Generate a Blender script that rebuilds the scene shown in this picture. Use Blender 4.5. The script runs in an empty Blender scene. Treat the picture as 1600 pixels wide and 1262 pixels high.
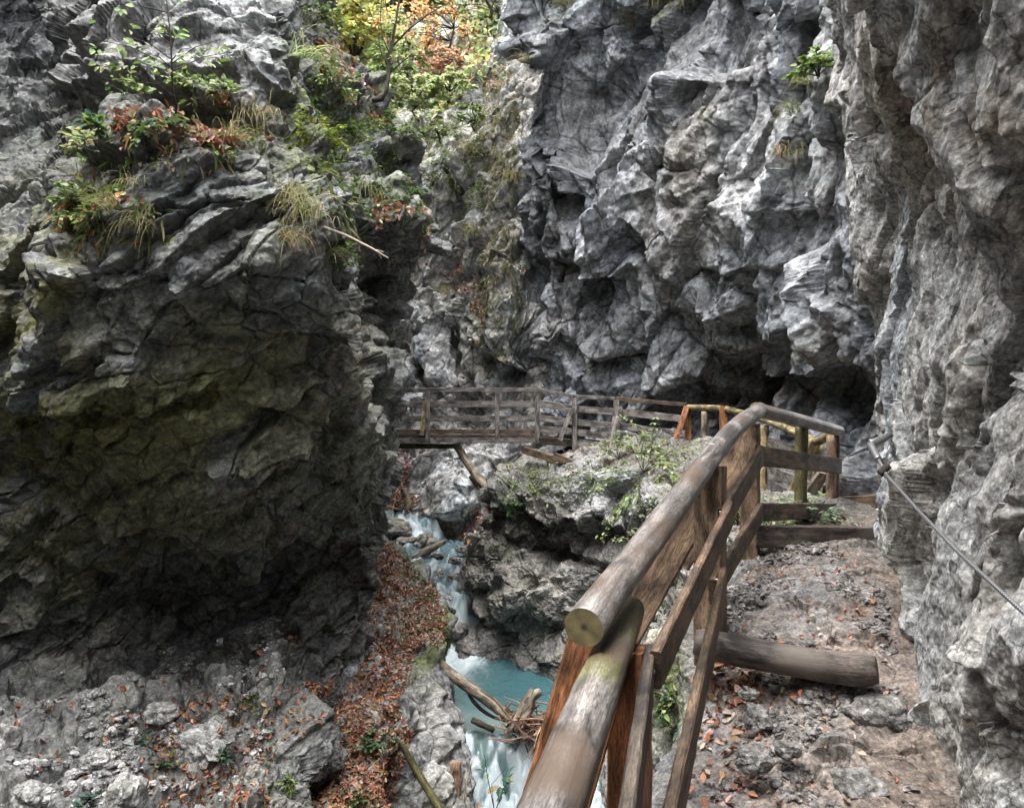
import bpy, math, random
import numpy as np
from concurrent.futures import ThreadPoolExecutor
from mathutils import Vector, Matrix, Quaternion

random.seed(7)
rng = np.random.default_rng(11)
F = 1150.0            # focal length in photo pixels
CX, HY = 800.0, 680.0  # principal column and horizon row of the photograph

scene = bpy.context.scene
COL = scene.collection
R = math.radians


def P(px, py, d):
    return np.array([(px - CX) / F * d, d, -(py - HY) / F * d])


def proj(V):
    d = np.maximum(V[..., 1], 0.05)
    return CX + V[..., 0] / d * F, HY - V[..., 2] / d * F


# ------------------------------------------------------------------ noise
def _h(ix, iy, iz, seed):
    with np.errstate(over='ignore'):
        h = (ix.astype(np.uint32) * np.uint32(374761393) + iy.astype(np.uint32) * np.uint32(668265263)
             + iz.astype(np.uint32) * np.uint32(2147483647) + np.uint32((seed * 974634777) & 0xffffffff))
        h = (h ^ (h >> np.uint32(13))) * np.uint32(1274126177)
        h = (h ^ (h >> np.uint32(16))) * np.uint32(2246822519)
        return h ^ (h >> np.uint32(13))


def _r(h, k):
    with np.errstate(over='ignore'):
        g = (h + np.uint32(k * 2654435 + 17)) * np.uint32(2654435761)
        g = (g ^ (g >> np.uint32(15))) * np.uint32(2246822519)
        g = g ^ (g >> np.uint32(13))
    return (g & np.uint32(0xffffff)).astype(np.float32) / np.float32(0xffffff)


def perlin(Pt, seed=0):
    Pt = Pt.astype(np.float32)
    i = np.floor(Pt)
    f = Pt - i
    i = i.astype(np.int64)
    u = f * f * f * (f * (f * 6 - 15) + 10)
    out = 0
    for dx in (0, 1):
        wx = u[:, 0] if dx else 1 - u[:, 0]
        for dy in (0, 1):
            wy = u[:, 1] if dy else 1 - u[:, 1]
            for dz in (0, 1):
                wz = u[:, 2] if dz else 1 - u[:, 2]
                h = _h(i[:, 0] + dx, i[:, 1] + dy, i[:, 2] + dz, seed)
                g = (_r(h, 1) * 2 - 1) * (f[:, 0] - dx) + (_r(h, 2) * 2 - 1) * (f[:, 1] - dy) + (_r(h, 3) * 2 - 1) * (f[:, 2] - dz)
                out = out + wx * wy * wz * g
    return out * 1.5


def threaded(fn):
    def run(Pt, *a, **k):
        if len(Pt) < 40000:
            return fn(Pt, *a, **k)
        parts = np.array_split(Pt, 8)
        with ThreadPoolExecutor(4) as ex:
            res = list(ex.map(lambda p: fn(p, *a, **k), parts))
        if isinstance(res[0], tuple):
            return tuple(np.concatenate(c) for c in zip(*res))
        return np.concatenate(res)
    return run


perlin = threaded(perlin)


def fbm(Pt, oct=4, seed=0, gain=0.5):
    a, s, out = 1.0, 1.0, 0
    for k in range(oct):
        out = out + a * perlin(Pt * s + 13.7 * k, seed + k)
        a *= gain
        s *= 2.03
    return out


def aniso(long, mid, sl, sm, sn):
    """stretch of the fracture cells: long along one bedding direction"""
    a = np.asarray(long, float); a = a / np.linalg.norm(a)
    b = np.asarray(mid, float); b = b - a * (a @ b); b = b / np.linalg.norm(b)
    return np.stack([a / sl, b / sm, np.cross(a, b) / sn])


def smoothstep(a, b, x):
    t = np.clip((x - a) / (b - a), 0, 1)
    return t * t * (3 - 2 * t)


def facet(Pt, seed=0, slope=1.25, step=0.38, soft=.13):
    """broken-rock relief: each Voronoi cell is a plane with its own tilt and offset; also returns a tone and the crack distance"""
    Pt = Pt.astype(np.float32)
    fl = np.floor(Pt)
    i = fl.astype(np.int32)
    f = Pt - fl
    n = len(Pt)
    best = np.full(n, 9., np.float32)
    second = np.full(n, 9., np.float32)
    bh = np.zeros(n, np.uint32)
    sh = np.zeros(n, np.uint32)
    bo = np.zeros((n, 3), np.float32)
    so = np.zeros((n, 3), np.float32)
    for dx in (-1, 0, 1):
        for dy in (-1, 0, 1):
            for dz in (-1, 0, 1):
                h = _h(i[:, 0] + dx, i[:, 1] + dy, i[:, 2] + dz, seed)
                o = np.stack([f[:, 0] - dx - _r(h, 1), f[:, 1] - dy - _r(h, 2), f[:, 2] - dz - _r(h, 3)], 1)
                d2 = (o * o).sum(1)
                m1 = d2 < best
                m2 = (d2 < second) & ~m1
                second[m1] = best[m1]; sh[m1] = bh[m1]; so[m1] = bo[m1]
                best[m1] = d2[m1]; bh[m1] = h[m1]; bo[m1] = o[m1]
                second[m2] = d2[m2]; sh[m2] = h[m2]; so[m2] = o[m2]

    def plane(h, o):
        return ((_r(h, 4) * 2 - 1) * o[:, 0] + (_r(h, 5) * 2 - 1) * o[:, 1] + (_r(h, 6) * 2 - 1) * o[:, 2]) * slope + (_r(h, 7) - .5) * step
    cr = np.sqrt(second) - np.sqrt(best)
    w = .5 * (1 - smoothstep(0, soft, cr))
    hgt = plane(bh, bo) * (1 - w) + plane(sh, so) * w
    return hgt, _r(bh, 8), cr


facet = threaded(facet)


def _kuhn(Pt, seed, nv):
    """random values on a lattice, linear inside each tetrahedron: flat faces meeting in sharp edges"""
    Pt = Pt.astype(np.float32)
    fl = np.floor(Pt)
    i = fl.astype(np.int32)
    f = Pt - fl
    order = np.argsort(-f, axis=1)
    fs = np.take_along_axis(f, order, 1)
    w = [1 - fs[:, 0], fs[:, 0] - fs[:, 1], fs[:, 1] - fs[:, 2], fs[:, 2]]
    v = i.copy()
    rows = np.arange(len(Pt))
    out = np.zeros((len(Pt), nv), np.float32)
    for k in range(4):
        h = _h(v[:, 0], v[:, 1], v[:, 2], seed)
        for c in range(nv):
            out[:, c] += w[k] * (_r(h, 1 + c) - .5)
        if k < 3:
            v[rows, order[:, k]] += 1
    return out


_kuhn = threaded(_kuhn)
ROT1 = np.array([[.36, .48, -.8], [-.8, .6, 0.], [.48, .64, .6]])
ROT2 = np.array([[.6, 0, .8], [.64, .6, -.48], [-.48, .8, .36]])


def shard(Pt, seed=0):
    """angular relief: planar faces of irregular outline"""
    J = _kuhn(Pt @ ROT2.T * .63 + 7.7, seed + 3, 3)
    return _kuhn(Pt @ ROT1.T + J * 1.5, seed, 1)[:, 0] * 1.5


# ------------------------------------------------------------------ sheets (rock, ground, water)
def basis(n, t):
    """Catmull-Rom weights over n control points at parameters t"""
    B = np.zeros((len(t), n))
    i = np.minimum(t.astype(int), n - 2)
    f = t - i
    w = [-.5 * f + f * f - .5 * f ** 3, 1 - 2.5 * f * f + 1.5 * f ** 3, .5 * f + 2 * f * f - 1.5 * f ** 3, -.5 * f * f + .5 * f ** 3]
    rows = np.arange(len(t))
    for k in range(4):
        j = i + k - 1
        lo, hi = j < 0, j > n - 1
        ok = ~(lo | hi)
        np.add.at(B, (rows[ok], j[ok]), w[k][ok])
        np.add.at(B, (rows[lo], np.zeros(lo.sum(), int)), 2 * w[k][lo])
        np.add.at(B, (rows[lo], np.ones(lo.sum(), int)), -w[k][lo])
        np.add.at(B, (rows[hi], np.full(hi.sum(), n - 1)), 2 * w[k][hi])
        np.add.at(B, (rows[hi], np.full(hi.sum(), n - 2)), -w[k][hi])
    return B


def loft(C, step=2.2, cap=420):
    C = np.asarray(C, float)
    nr, nk = C.shape[:2]
    lo_r = np.linspace(0, nr - 1, (nr - 1) * 6 + 1)
    lo_k = np.linspace(0, nk - 1, (nk - 1) * 6 + 1)
    S = np.einsum('ar,rkc,bk->abc', basis(nr, lo_r), C, basis(nk, lo_k))
    px, py = proj(S)
    ok = (px > -60) & (px < 1660) & (py > -60) & (py < 1330) & (S[..., 1] > .6)

    def params(axis, n):
        n_ = S.shape[axis]
        dep = np.maximum(np.take(S[..., 1], np.arange(n_ - 1), axis), .6)
        dl = np.hypot(np.diff(px, axis=axis), np.diff(py, axis=axis))
        dl = np.minimum(np.maximum(dl, .62 * np.linalg.norm(np.diff(S, axis=axis), axis=2) * F / dep), 110)
        u = np.take(ok, np.arange(ok.shape[axis] - 1), axis) | np.take(ok, np.arange(1, ok.shape[axis]), axis)
        dl = np.where(u, dl, 0)
        dl = np.percentile(dl, 96, axis=1 - axis)
        t = []
        for s in range(n - 1):
            c = int(np.clip(dl[s * 6:(s + 1) * 6].sum() / step, 5, cap))
            t.append(s + np.arange(c) / c)
        return np.concatenate(t + [np.array([n - 1.0])])
    return np.einsum('ar,rkc,bk->abc', basis(nr, params(0, nr)), C, basis(nk, params(1, nk)))


def grid_normals(V):
    du = np.gradient(V, axis=0)
    dv = np.gradient(V, axis=1)
    n = np.cross(du, dv)
    return n / (np.linalg.norm(n, axis=2, keepdims=True) + 1e-12)


def blur(A, k):
    for ax in (0, 1):
        c = np.cumsum(np.concatenate([np.repeat(np.take(A, [0], ax), k + 1, ax), A, np.repeat(np.take(A, [-1], ax), k, ax)], ax), ax)
        n = A.shape[ax]
        A = (np.take(c, np.arange(2 * k + 1, 2 * k + 1 + n), ax) - np.take(c, np.arange(0, n), ax)) / (2 * k + 1)
    return A


def mesh_from(name, V, faces_idx, nper, mat, col=None, smooth=False, parent=None, loc=None):
    V = np.ascontiguousarray(V, np.float32)
    me = bpy.data.meshes.new(name)
    me.vertices.add(len(V))
    me.vertices.foreach_set('co', V.ravel())
    faces_idx = np.ascontiguousarray(faces_idx, np.int32)
    nf = faces_idx.size // nper
    me.loops.add(nf * nper)
    me.loops.foreach_set('vertex_index', faces_idx.ravel())
    me.polygons.add(nf)
    me.polygons.foreach_set('loop_start', np.arange(0, nf * nper, nper, dtype=np.int32))
    me.polygons.foreach_set('loop_total', np.full(nf, nper, np.int32))
    me.polygons.foreach_set('use_smooth', np.full(nf, smooth, bool))
    if col is not None:
        a = me.color_attributes.new('Col', 'FLOAT_COLOR', 'POINT')
        c = np.ones((len(V), 4), np.float32)
        c[:, :3] = np.clip(col, 0, 1)
        a.data.foreach_set('color', c.ravel())
    me.update(calc_edges=True)
    me.validate()
    o = bpy.data.objects.new(name, me)
    COL.objects.link(o)
    if mat:
        me.materials.append(mat)
    if loc is not None:
        o.location = loc
    if parent is not None:
        o.parent = parent
    return o


def tag(o, label=None, cat=None, group=None, kind=None):
    if label: o['label'] = label
    if cat: o['category'] = cat
    if group: o['group'] = group
    if kind: o['kind'] = kind
    return o


def empty(name, loc, label, cat, group=None):
    o = bpy.data.objects.new(name, None)
    COL.objects.link(o)
    o.location = Vector(loc)
    o.empty_display_size = 0.1
    return tag(o, label, cat, group)


SHEETS = {}


def features(px, py, nz, feats):
    """relief that belongs to one place: overhanging lips, bulges and grooves"""
    out = np.zeros_like(px)
    for f in feats:
        k = f[0]
        if k == 'lip':       # rock above the line stands out, falling away upwards
            _, x0, y0, x1, y1, amt, h = f
            t = (px - x0) / (x1 - x0)
            yl = y0 + (y1 - y0) * t + nz * 14
            a = yl - py
            win = smoothstep(-.02, .18, t) * (1 - smoothstep(.82, 1.02, t))
            out += smoothstep(-7, 7, a) * amt * np.exp(-np.maximum(a, 0) / h) * win
        elif k == 'wall':    # rock to the right (amt>0) of a steep line stands out
            _, x0, y0, x1, y1, amt, h = f
            t = (py - y0) / (y1 - y0)
            xl = x0 + (x1 - x0) * t + nz * 14
            a = (px - xl) * np.sign(h)
            win = smoothstep(-.02, .18, t) * (1 - smoothstep(.82, 1.02, t))
            out += smoothstep(-7, 7, a) * amt * np.exp(-np.maximum(a, 0) / abs(h)) * win
        elif k == 'bulge':
            _, x0, y0, rx, ry, amt = f
            out += amt * np.exp(-((px - x0) / rx) ** 2 - ((py - y0) / ry) ** 2)
        elif k == 'groove':
            _, x0, y0, x1, y1, w, amt = f
            dx, dy = x1 - x0, y1 - y0
            L2 = dx * dx + dy * dy
            t = np.clip(((px - x0) * dx + (py - y0) * dy) / L2, 0, 1)
            dd = np.hypot(px - x0 - t * dx + nz * 12, py - y0 - t * dy + nz * 9)
            out -= amt * np.exp(-(dd / w) ** 2)
    return out


def sheet(name, C, mat, octs, feats=(), stretch=None, step=2.2, tone=(.2, .205, .215), stains=(), moss=(), seed=1,
          warp=.25, kind='structure', smooth=False, fine=True, contrast=1.0, mask=None, relax=True, path=None, rough_=.4, plates=(1,)):
    V = loft(C, step)
    n0 = grid_normals(V)
    if (n0 * -V).sum(2).mean() < 0:
        flip = True
        n0 = -n0
    else:
        flip = False
    shp = V.shape[:2]
    A = np.array(stretch) if stretch is not None else np.eye(3)
    flat = V.reshape(-1, 3)
    px, py = proj(flat)
    wz = fbm(flat * 1.1, 3, seed + 50)
    disp = features(px, py, wz, feats).reshape(shp)
    V = V + n0 * disp[..., None]
    tones = np.zeros(flat.shape[0])
    msk = mask(flat, px, py) if mask is not None else None
    q = flat @ A.T
    wv = np.stack([fbm(q * .8, 3, seed + 60), fbm(q * .8 + 31, 3, seed + 61), fbm(q * .8 + 67, 3, seed + 62)], 1)
    nb = blur(blur(n0, 12), 12)
    nb = nb / (np.linalg.norm(nb, axis=2, keepdims=True) + 1e-9)
    rel = np.zeros(flat.shape[0])
    joint = np.zeros(flat.shape[0])
    for k, (cell, amp, tw) in enumerate(octs):
        q = V.reshape(-1, 3) @ A.T        # sample the relief on the rock as broken so far
        pt = q / cell + wv * warp + 3.1 * k
        a_ = amp if mask is None else amp * msk
        n = nb if k < 1 else nb * .5 + .5 * blur(grid_normals(V) * (-1 if flip else 1), 9)
        n = n / (np.linalg.norm(n, axis=2, keepdims=True) + 1e-9)
        if k in plates:               # ledges and open joints
            h, tn, cr = facet(pt, seed + k * 7, slope=.9, step=.6, soft=.1)
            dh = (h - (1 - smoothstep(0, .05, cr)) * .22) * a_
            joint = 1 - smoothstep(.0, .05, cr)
        else:
            h = shard(pt, seed + k * 7)
            tn = np.clip(h + .5, 0, 1)
            dh = h * a_
        rel += dh
        V = V + n * dh.reshape(shp)[..., None]
        tones += (tn - .5) * tw
    flat = V.reshape(-1, 3)
    if fine:
        n = blur(grid_normals(V) * (-1 if flip else 1), 2)
        s = octs[-1][1] * rough_
        V = V + n * (fbm(flat @ A.T / octs[-1][0] * 1.7, 3, seed + 90) * s).reshape(shp)[..., None]
        flat = V.reshape(-1, 3)
    nn = grid_normals(V) * (-1 if flip else 1)
    nf = blur(nn, 3).reshape(-1, 3)
    # colour of the stone: beds, mineral patches, moss, stains, some carrying painted shade
    px, py = proj(flat)
    q = flat @ A.T
    f1 = fbm(q * .55, 4, seed + 70)
    f2 = fbm(q * 2.6, 4, seed + 71)
    f3 = fbm(q * 9.0, 3, seed + 72)
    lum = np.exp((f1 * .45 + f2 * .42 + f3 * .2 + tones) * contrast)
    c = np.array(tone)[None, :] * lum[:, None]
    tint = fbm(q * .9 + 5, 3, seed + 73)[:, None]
    c = c * (1 - .45 * joint * smoothstep(-.2, .3, f2))[:, None]        # darker along the joints, broken up by noise
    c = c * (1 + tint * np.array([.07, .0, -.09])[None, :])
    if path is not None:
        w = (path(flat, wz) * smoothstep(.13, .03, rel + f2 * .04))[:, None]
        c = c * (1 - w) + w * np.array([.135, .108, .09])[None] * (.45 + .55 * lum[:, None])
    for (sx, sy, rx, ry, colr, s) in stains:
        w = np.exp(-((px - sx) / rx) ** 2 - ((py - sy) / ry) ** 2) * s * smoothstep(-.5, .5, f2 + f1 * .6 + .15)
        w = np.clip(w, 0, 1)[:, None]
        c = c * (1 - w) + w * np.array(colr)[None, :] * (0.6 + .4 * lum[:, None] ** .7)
    for (sx, sy, rx, ry, colr, s, up) in moss:
        w = np.exp(-((px - sx) / rx) ** 2 - ((py - sy) / ry) ** 2) * s
        w = w * smoothstep(up - .25, up + .25, nf[:, 2] + f3 * .25) * smoothstep(-.35, .2, f2 + f3 * .4)
        w = np.clip(w, 0, 1)[:, None]
        c = c * (1 - w) + w * np.array(colr)[None, :] * (.7 + .5 * np.clip(f3, -1, 1)[:, None])
    a, b = shp
    idx = np.arange(a * b).reshape(a, b)
    if flip:
        quad = np.stack([idx[:-1, :-1], idx[:-1, 1:], idx[1:, 1:], idx[1:, :-1]], -1)
    else:
        quad = np.stack([idx[:-1, :-1], idx[1:, :-1], idx[1:, 1:], idx[:-1, 1:]], -1)
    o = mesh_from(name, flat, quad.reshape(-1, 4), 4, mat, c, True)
    o.data.set_sharp_from_angle(angle=R(30))
    tag(o, kind=kind)
    SHEETS[name] = (flat.astype(np.float32), nf.astype(np.float32), px.astype(np.float32), py.astype(np.float32))
    return o


_bins = {}


def hit(px, py, names=None, rad=5.0):
    """nearest surface point seen at a photo pixel, with its normal"""
    best = None
    for nm in (names or [n for n in SHEETS if n not in ('stream', 'streambed')]):
        V, N, X, Y = SHEETS[nm]
        for r_ in (rad, rad * 3, rad * 8):
            m = np.nonzero((np.abs(X - px) < r_) & (np.abs(Y - py) < r_) & (V[:, 1] > .4))[0]
            if len(m):
                break
        if len(m) == 0:
            continue
        k = m[np.argmin(V[m, 1])]
        if best is None or V[k, 1] < best[0][1]:
            best = (V[k].astype(float), N[k].astype(float), nm)
    return best


def inside(poly, X, Y):
    res = np.zeros(len(X), bool)
    n = len(poly)
    for i in range(n):
        x0, y0 = poly[i]; x1, y1 = poly[(i + 1) % n]
        c = ((y0 > Y) != (y1 > Y)) & (X < (x1 - x0) * (Y - y0) / ((y1 - y0) if y1 != y0 else 1e-9) + x0)
        res ^= c
    return res


def scatter_points(names, poly, n, minup=.15, maxd=99, breakup=0.0, seed=3):
    pts, nrm = [], []
    poly = np.array(poly, float)
    x0, y0 = poly.min(0); x1, y1 = poly.max(0)
    for nm in names:
        V, N, X, Y = SHEETS[nm]
        m = (X > x0) & (X < x1) & (Y > y0) & (Y < y1) & (N[:, 2] > minup) & (V[:, 1] < maxd) & (V[:, 1] > .3)
        m = np.nonzero(m)[0]
        m = m[inside(poly, X[m], Y[m])]
        if breakup and len(m):
            z = fbm(V[m] * 2.2, 3, seed)
            m = m[z > breakup - .5]
        pts.append(V[m]); nrm.append(N[m])
    pts = np.concatenate(pts); nrm = np.concatenate(nrm)
    if len(pts) == 0:
        return pts, nrm
    # weight by real area: vertices are spaced by pixel, so nearer ones are denser per metre
    w = (pts[:, 1] ** 2) / np.maximum(.25, np.abs(nrm[:, 2]))
    k = rng.choice(len(pts), n, p=w / w.sum())
    return pts[k].astype(float), nrm[k].astype(float)


# ------------------------------------------------------------------ materials
def new_mat(name):
    m = bpy.data.materials.new(name)
    m.use_nodes = True
    nt = m.node_tree
    nt.nodes.clear()
    out = nt.nodes.new('ShaderNodeOutputMaterial')
    bs = nt.nodes.new('ShaderNodeBsdfPrincipled')
    nt.links.new(bs.outputs[0], out.inputs[0])
    return m, nt, bs, out


def node(nt, t, **kw):
    n = nt.nodes.new(t)
    for k, v in kw.items():
        if k in n.inputs.keys() if isinstance(k, str) else False:
            n.inputs[k].default_value = v
        else:
            setattr(n, k, v)
    return n


def mixrgb(nt, a, b, fac, mode='MIX'):
    n = nt.nodes.new('ShaderNodeMix')
    n.data_type = 'RGBA'
    n.blend_type = mode
    for s, v in ((6, a), (7, b), (0, fac)):
        if hasattr(v, 'links') or hasattr(v, 'is_linked'):
            nt.links.new(v, n.inputs[s])
        else:
            n.inputs[s].default_value = (*v, 1) if isinstance(v, tuple) and len(v) == 3 else v
    return n.outputs[2]


def ramp(nt, src, stops):
    n = nt.nodes.new('ShaderNodeValToRGB')
    el = n.color_ramp.elements
    while len(el) < len(stops):
        el.new(.5)
    for e, (p, c) in zip(el, stops):
        e.position = p
        e.color = (c, c, c, 1) if not isinstance(c, tuple) else (*c, 1)
    nt.links.new(src, n.inputs[0])
    return n.outputs[0]


def rock_mat(name, fine=30., bump=.5, rough=(.5, .9), dist=.02, spec=.4, cells=(), fk=.5, rot=(.3, .5, .4), st=(1.25, 1.1, .62)):
    m, nt, bs, out = new_mat(name)
    at = node(nt, 'ShaderNodeAttribute', attribute_name='Col')
    tc = node(nt, 'ShaderNodeTexCoord')
    n1 = nt.nodes.new('ShaderNodeTexNoise')
    n1.inputs['Scale'].default_value = fine
    n1.inputs['Detail'].default_value = 5
    n1.inputs['Roughness'].default_value = .75
    nt.links.new(tc.outputs['Object'], n1.inputs['Vector'])
    v = nt.nodes.new('ShaderNodeTexVoronoi')
    v.feature = 'F1'
    v.inputs['Scale'].default_value = fine * .5
    nt.links.new(tc.outputs['Object'], v.inputs['Vector'])
    gr = ramp(nt, n1.outputs['Fac'], [(.3, .36), (.5, 1.0), (.68, 1.9)])
    c = mixrgb(nt, at.outputs['Color'], gr, 1.0, 'MULTIPLY')
    n3 = nt.nodes.new('ShaderNodeTexNoise')
    n3.inputs['Scale'].default_value = fine * .3
    n3.inputs['Detail'].default_value = 5
    n3.inputs['Distortion'].default_value = .6
    nt.links.new(tc.outputs['Object'], n3.inputs['Vector'])
    c = mixrgb(nt, c, ramp(nt, n3.outputs['Fac'], [(.34, .62), (.5, 1.0), (.66, 1.4)]), 1.0, 'MULTIPLY')
    vc = nt.nodes.new('ShaderNodeTexVoronoi')          # hairline cracks
    vc.feature = 'DISTANCE_TO_EDGE'
    vc.inputs['Scale'].default_value = fine * .085
    mx_ = nt.nodes.new('ShaderNodeMix'); mx_.data_type = 'VECTOR'
    mx_.inputs[0].default_value = .12
    nt.links.new(tc.outputs['Object'], mx_.inputs[4])
    nt.links.new(n3.outputs['Color'], mx_.inputs[5])
    nt.links.new(mx_.outputs[1], vc.inputs['Vector'])
    ckf = ramp(nt, vc.outputs['Distance'], [(.0, .15), (.03, 1.0)])
    c = mixrgb(nt, c, ckf, .8, 'MULTIPLY')
    nt.links.new(c, bs.inputs['Base Color'])
    n2 = nt.nodes.new('ShaderNodeTexNoise')
    n2.inputs['Scale'].default_value = 1.7
    n2.inputs['Detail'].default_value = 5
    nt.links.new(tc.outputs['Object'], n2.inputs['Vector'])
    rr = nt.nodes.new('ShaderNodeMapRange')
    rr.inputs[1].default_value = .35; rr.inputs[2].default_value = .65
    rr.inputs[3].default_value = rough[0]; rr.inputs[4].default_value = rough[1]
    nt.links.new(n2.outputs['Fac'], rr.inputs[0])
    nt.links.new(rr.outputs[0], bs.inputs['Roughness'])
    bs.inputs['Specular IOR Level'].default_value = spec
    ad = nt.nodes.new('ShaderNodeMath'); ad.operation = 'ADD'
    nt.links.new(n1.outputs['Fac'], ad.inputs[0])
    nt.links.new(v.outputs['Distance'], ad.inputs[1])
    b = nt.nodes.new('ShaderNodeBump')
    b.inputs['Strength'].default_value = bump
    b.inputs['Distance'].default_value = dist
    nt.links.new(ad.outputs[0], b.inputs['Height'])
    last = None
    for cell in cells:                    # broken faces smaller than the mesh: every cell is a tilted plane
        mp = nt.nodes.new('ShaderNodeMapping')
        mp.inputs['Rotation'].default_value = rot
        mp.inputs['Scale'].default_value = tuple(v_ / cell for v_ in st)
        nt.links.new(tc.outputs['Object'], mp.inputs['Vector'])
        wn = nt.nodes.new('ShaderNodeTexNoise')
        wn.inputs['Scale'].default_value = .8
        wn.inputs['Detail'].default_value = 3
        nt.links.new(mp.outputs[0], wn.inputs['Vector'])
        sc = nt.nodes.new('ShaderNodeVectorMath'); sc.operation = 'SCALE'
        sc.inputs['Scale'].default_value = .3
        nt.links.new(wn.outputs['Color'], sc.inputs[0])
        pw = nt.nodes.new('ShaderNodeVectorMath'); pw.operation = 'ADD'
        nt.links.new(mp.outputs[0], pw.inputs[0]); nt.links.new(sc.outputs[0], pw.inputs[1])
        vo = nt.nodes.new('ShaderNodeTexVoronoi')
        vo.inputs['Scale'].default_value = 1.0
        nt.links.new(pw.outputs[0], vo.inputs['Vector'])
        df = nt.nodes.new('ShaderNodeVectorMath'); df.operation = 'SUBTRACT'
        nt.links.new(pw.outputs[0], df.inputs[0]); nt.links.new(vo.outputs['Position'], df.inputs[1])
        tl = nt.nodes.new('ShaderNodeVectorMath'); tl.operation = 'MULTIPLY_ADD'
        tl.inputs[1].default_value = (2, 2, 2); tl.inputs[2].default_value = (-1, -1, -1)
        nt.links.new(vo.outputs['Color'], tl.inputs[0])
        dt = nt.nodes.new('ShaderNodeVectorMath'); dt.operation = 'DOT_PRODUCT'
        nt.links.new(df.outputs[0], dt.inputs[0]); nt.links.new(tl.outputs[0], dt.inputs[1])
        sx = nt.nodes.new('ShaderNodeSeparateColor')
        nt.links.new(vo.outputs['Color'], sx.inputs[0])
        ha = nt.nodes.new('ShaderNodeMath'); ha.operation = 'MULTIPLY_ADD'
        ha.inputs[1].default_value = .45
        nt.links.new(sx.outputs[1], ha.inputs[0]); nt.links.new(dt.outputs['Value'], ha.inputs[2])
        fb = nt.nodes.new('ShaderNodeBump')
        fb.inputs['Strength'].default_value = 1.0
        fb.inputs['Distance'].default_value = cell * fk
        nt.links.new(ha.outputs[0], fb.inputs['Height'])
        if last is not None:
            nt.links.new(last, fb.inputs['Normal'])
        last = fb.outputs[0]
        c = mixrgb(nt, c, ramp(nt, sx.outputs[2], [(0, .84), (1, 1.24)]), 1.0, 'MULTIPLY')
    if last is not None:
        nt.links.new(last, b.inputs['Normal'])
    nt.links.new(c, bs.inputs['Base Color'])
    nt.links.new(b.outputs[0], bs.inputs['Normal'])
    return m


def leaf_mat(name, trans=.35, rough=.55):
    m, nt, bs, out = new_mat(name)
    at = node(nt, 'ShaderNodeAttribute', attribute_name='Col')
    nt.links.new(at.outputs['Color'], bs.inputs['Base Color'])
    bs.inputs['Roughness'].default_value = rough
    bs.inputs['Specular IOR Level'].default_value = .3
    if trans:
        tr = nt.nodes.new('ShaderNodeBsdfTranslucent')
        nt.links.new(at.outputs['Color'], tr.inputs['Color'])
        mx = nt.nodes.new('ShaderNodeMixShader')
        mx.inputs[0].default_value = trans
        nt.links.new(bs.outputs[0], mx.inputs[1])
        nt.links.new(tr.outputs[0], mx.inputs[2])
        nt.links.new(mx.outputs[0], out.inputs[0])
    return m


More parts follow.
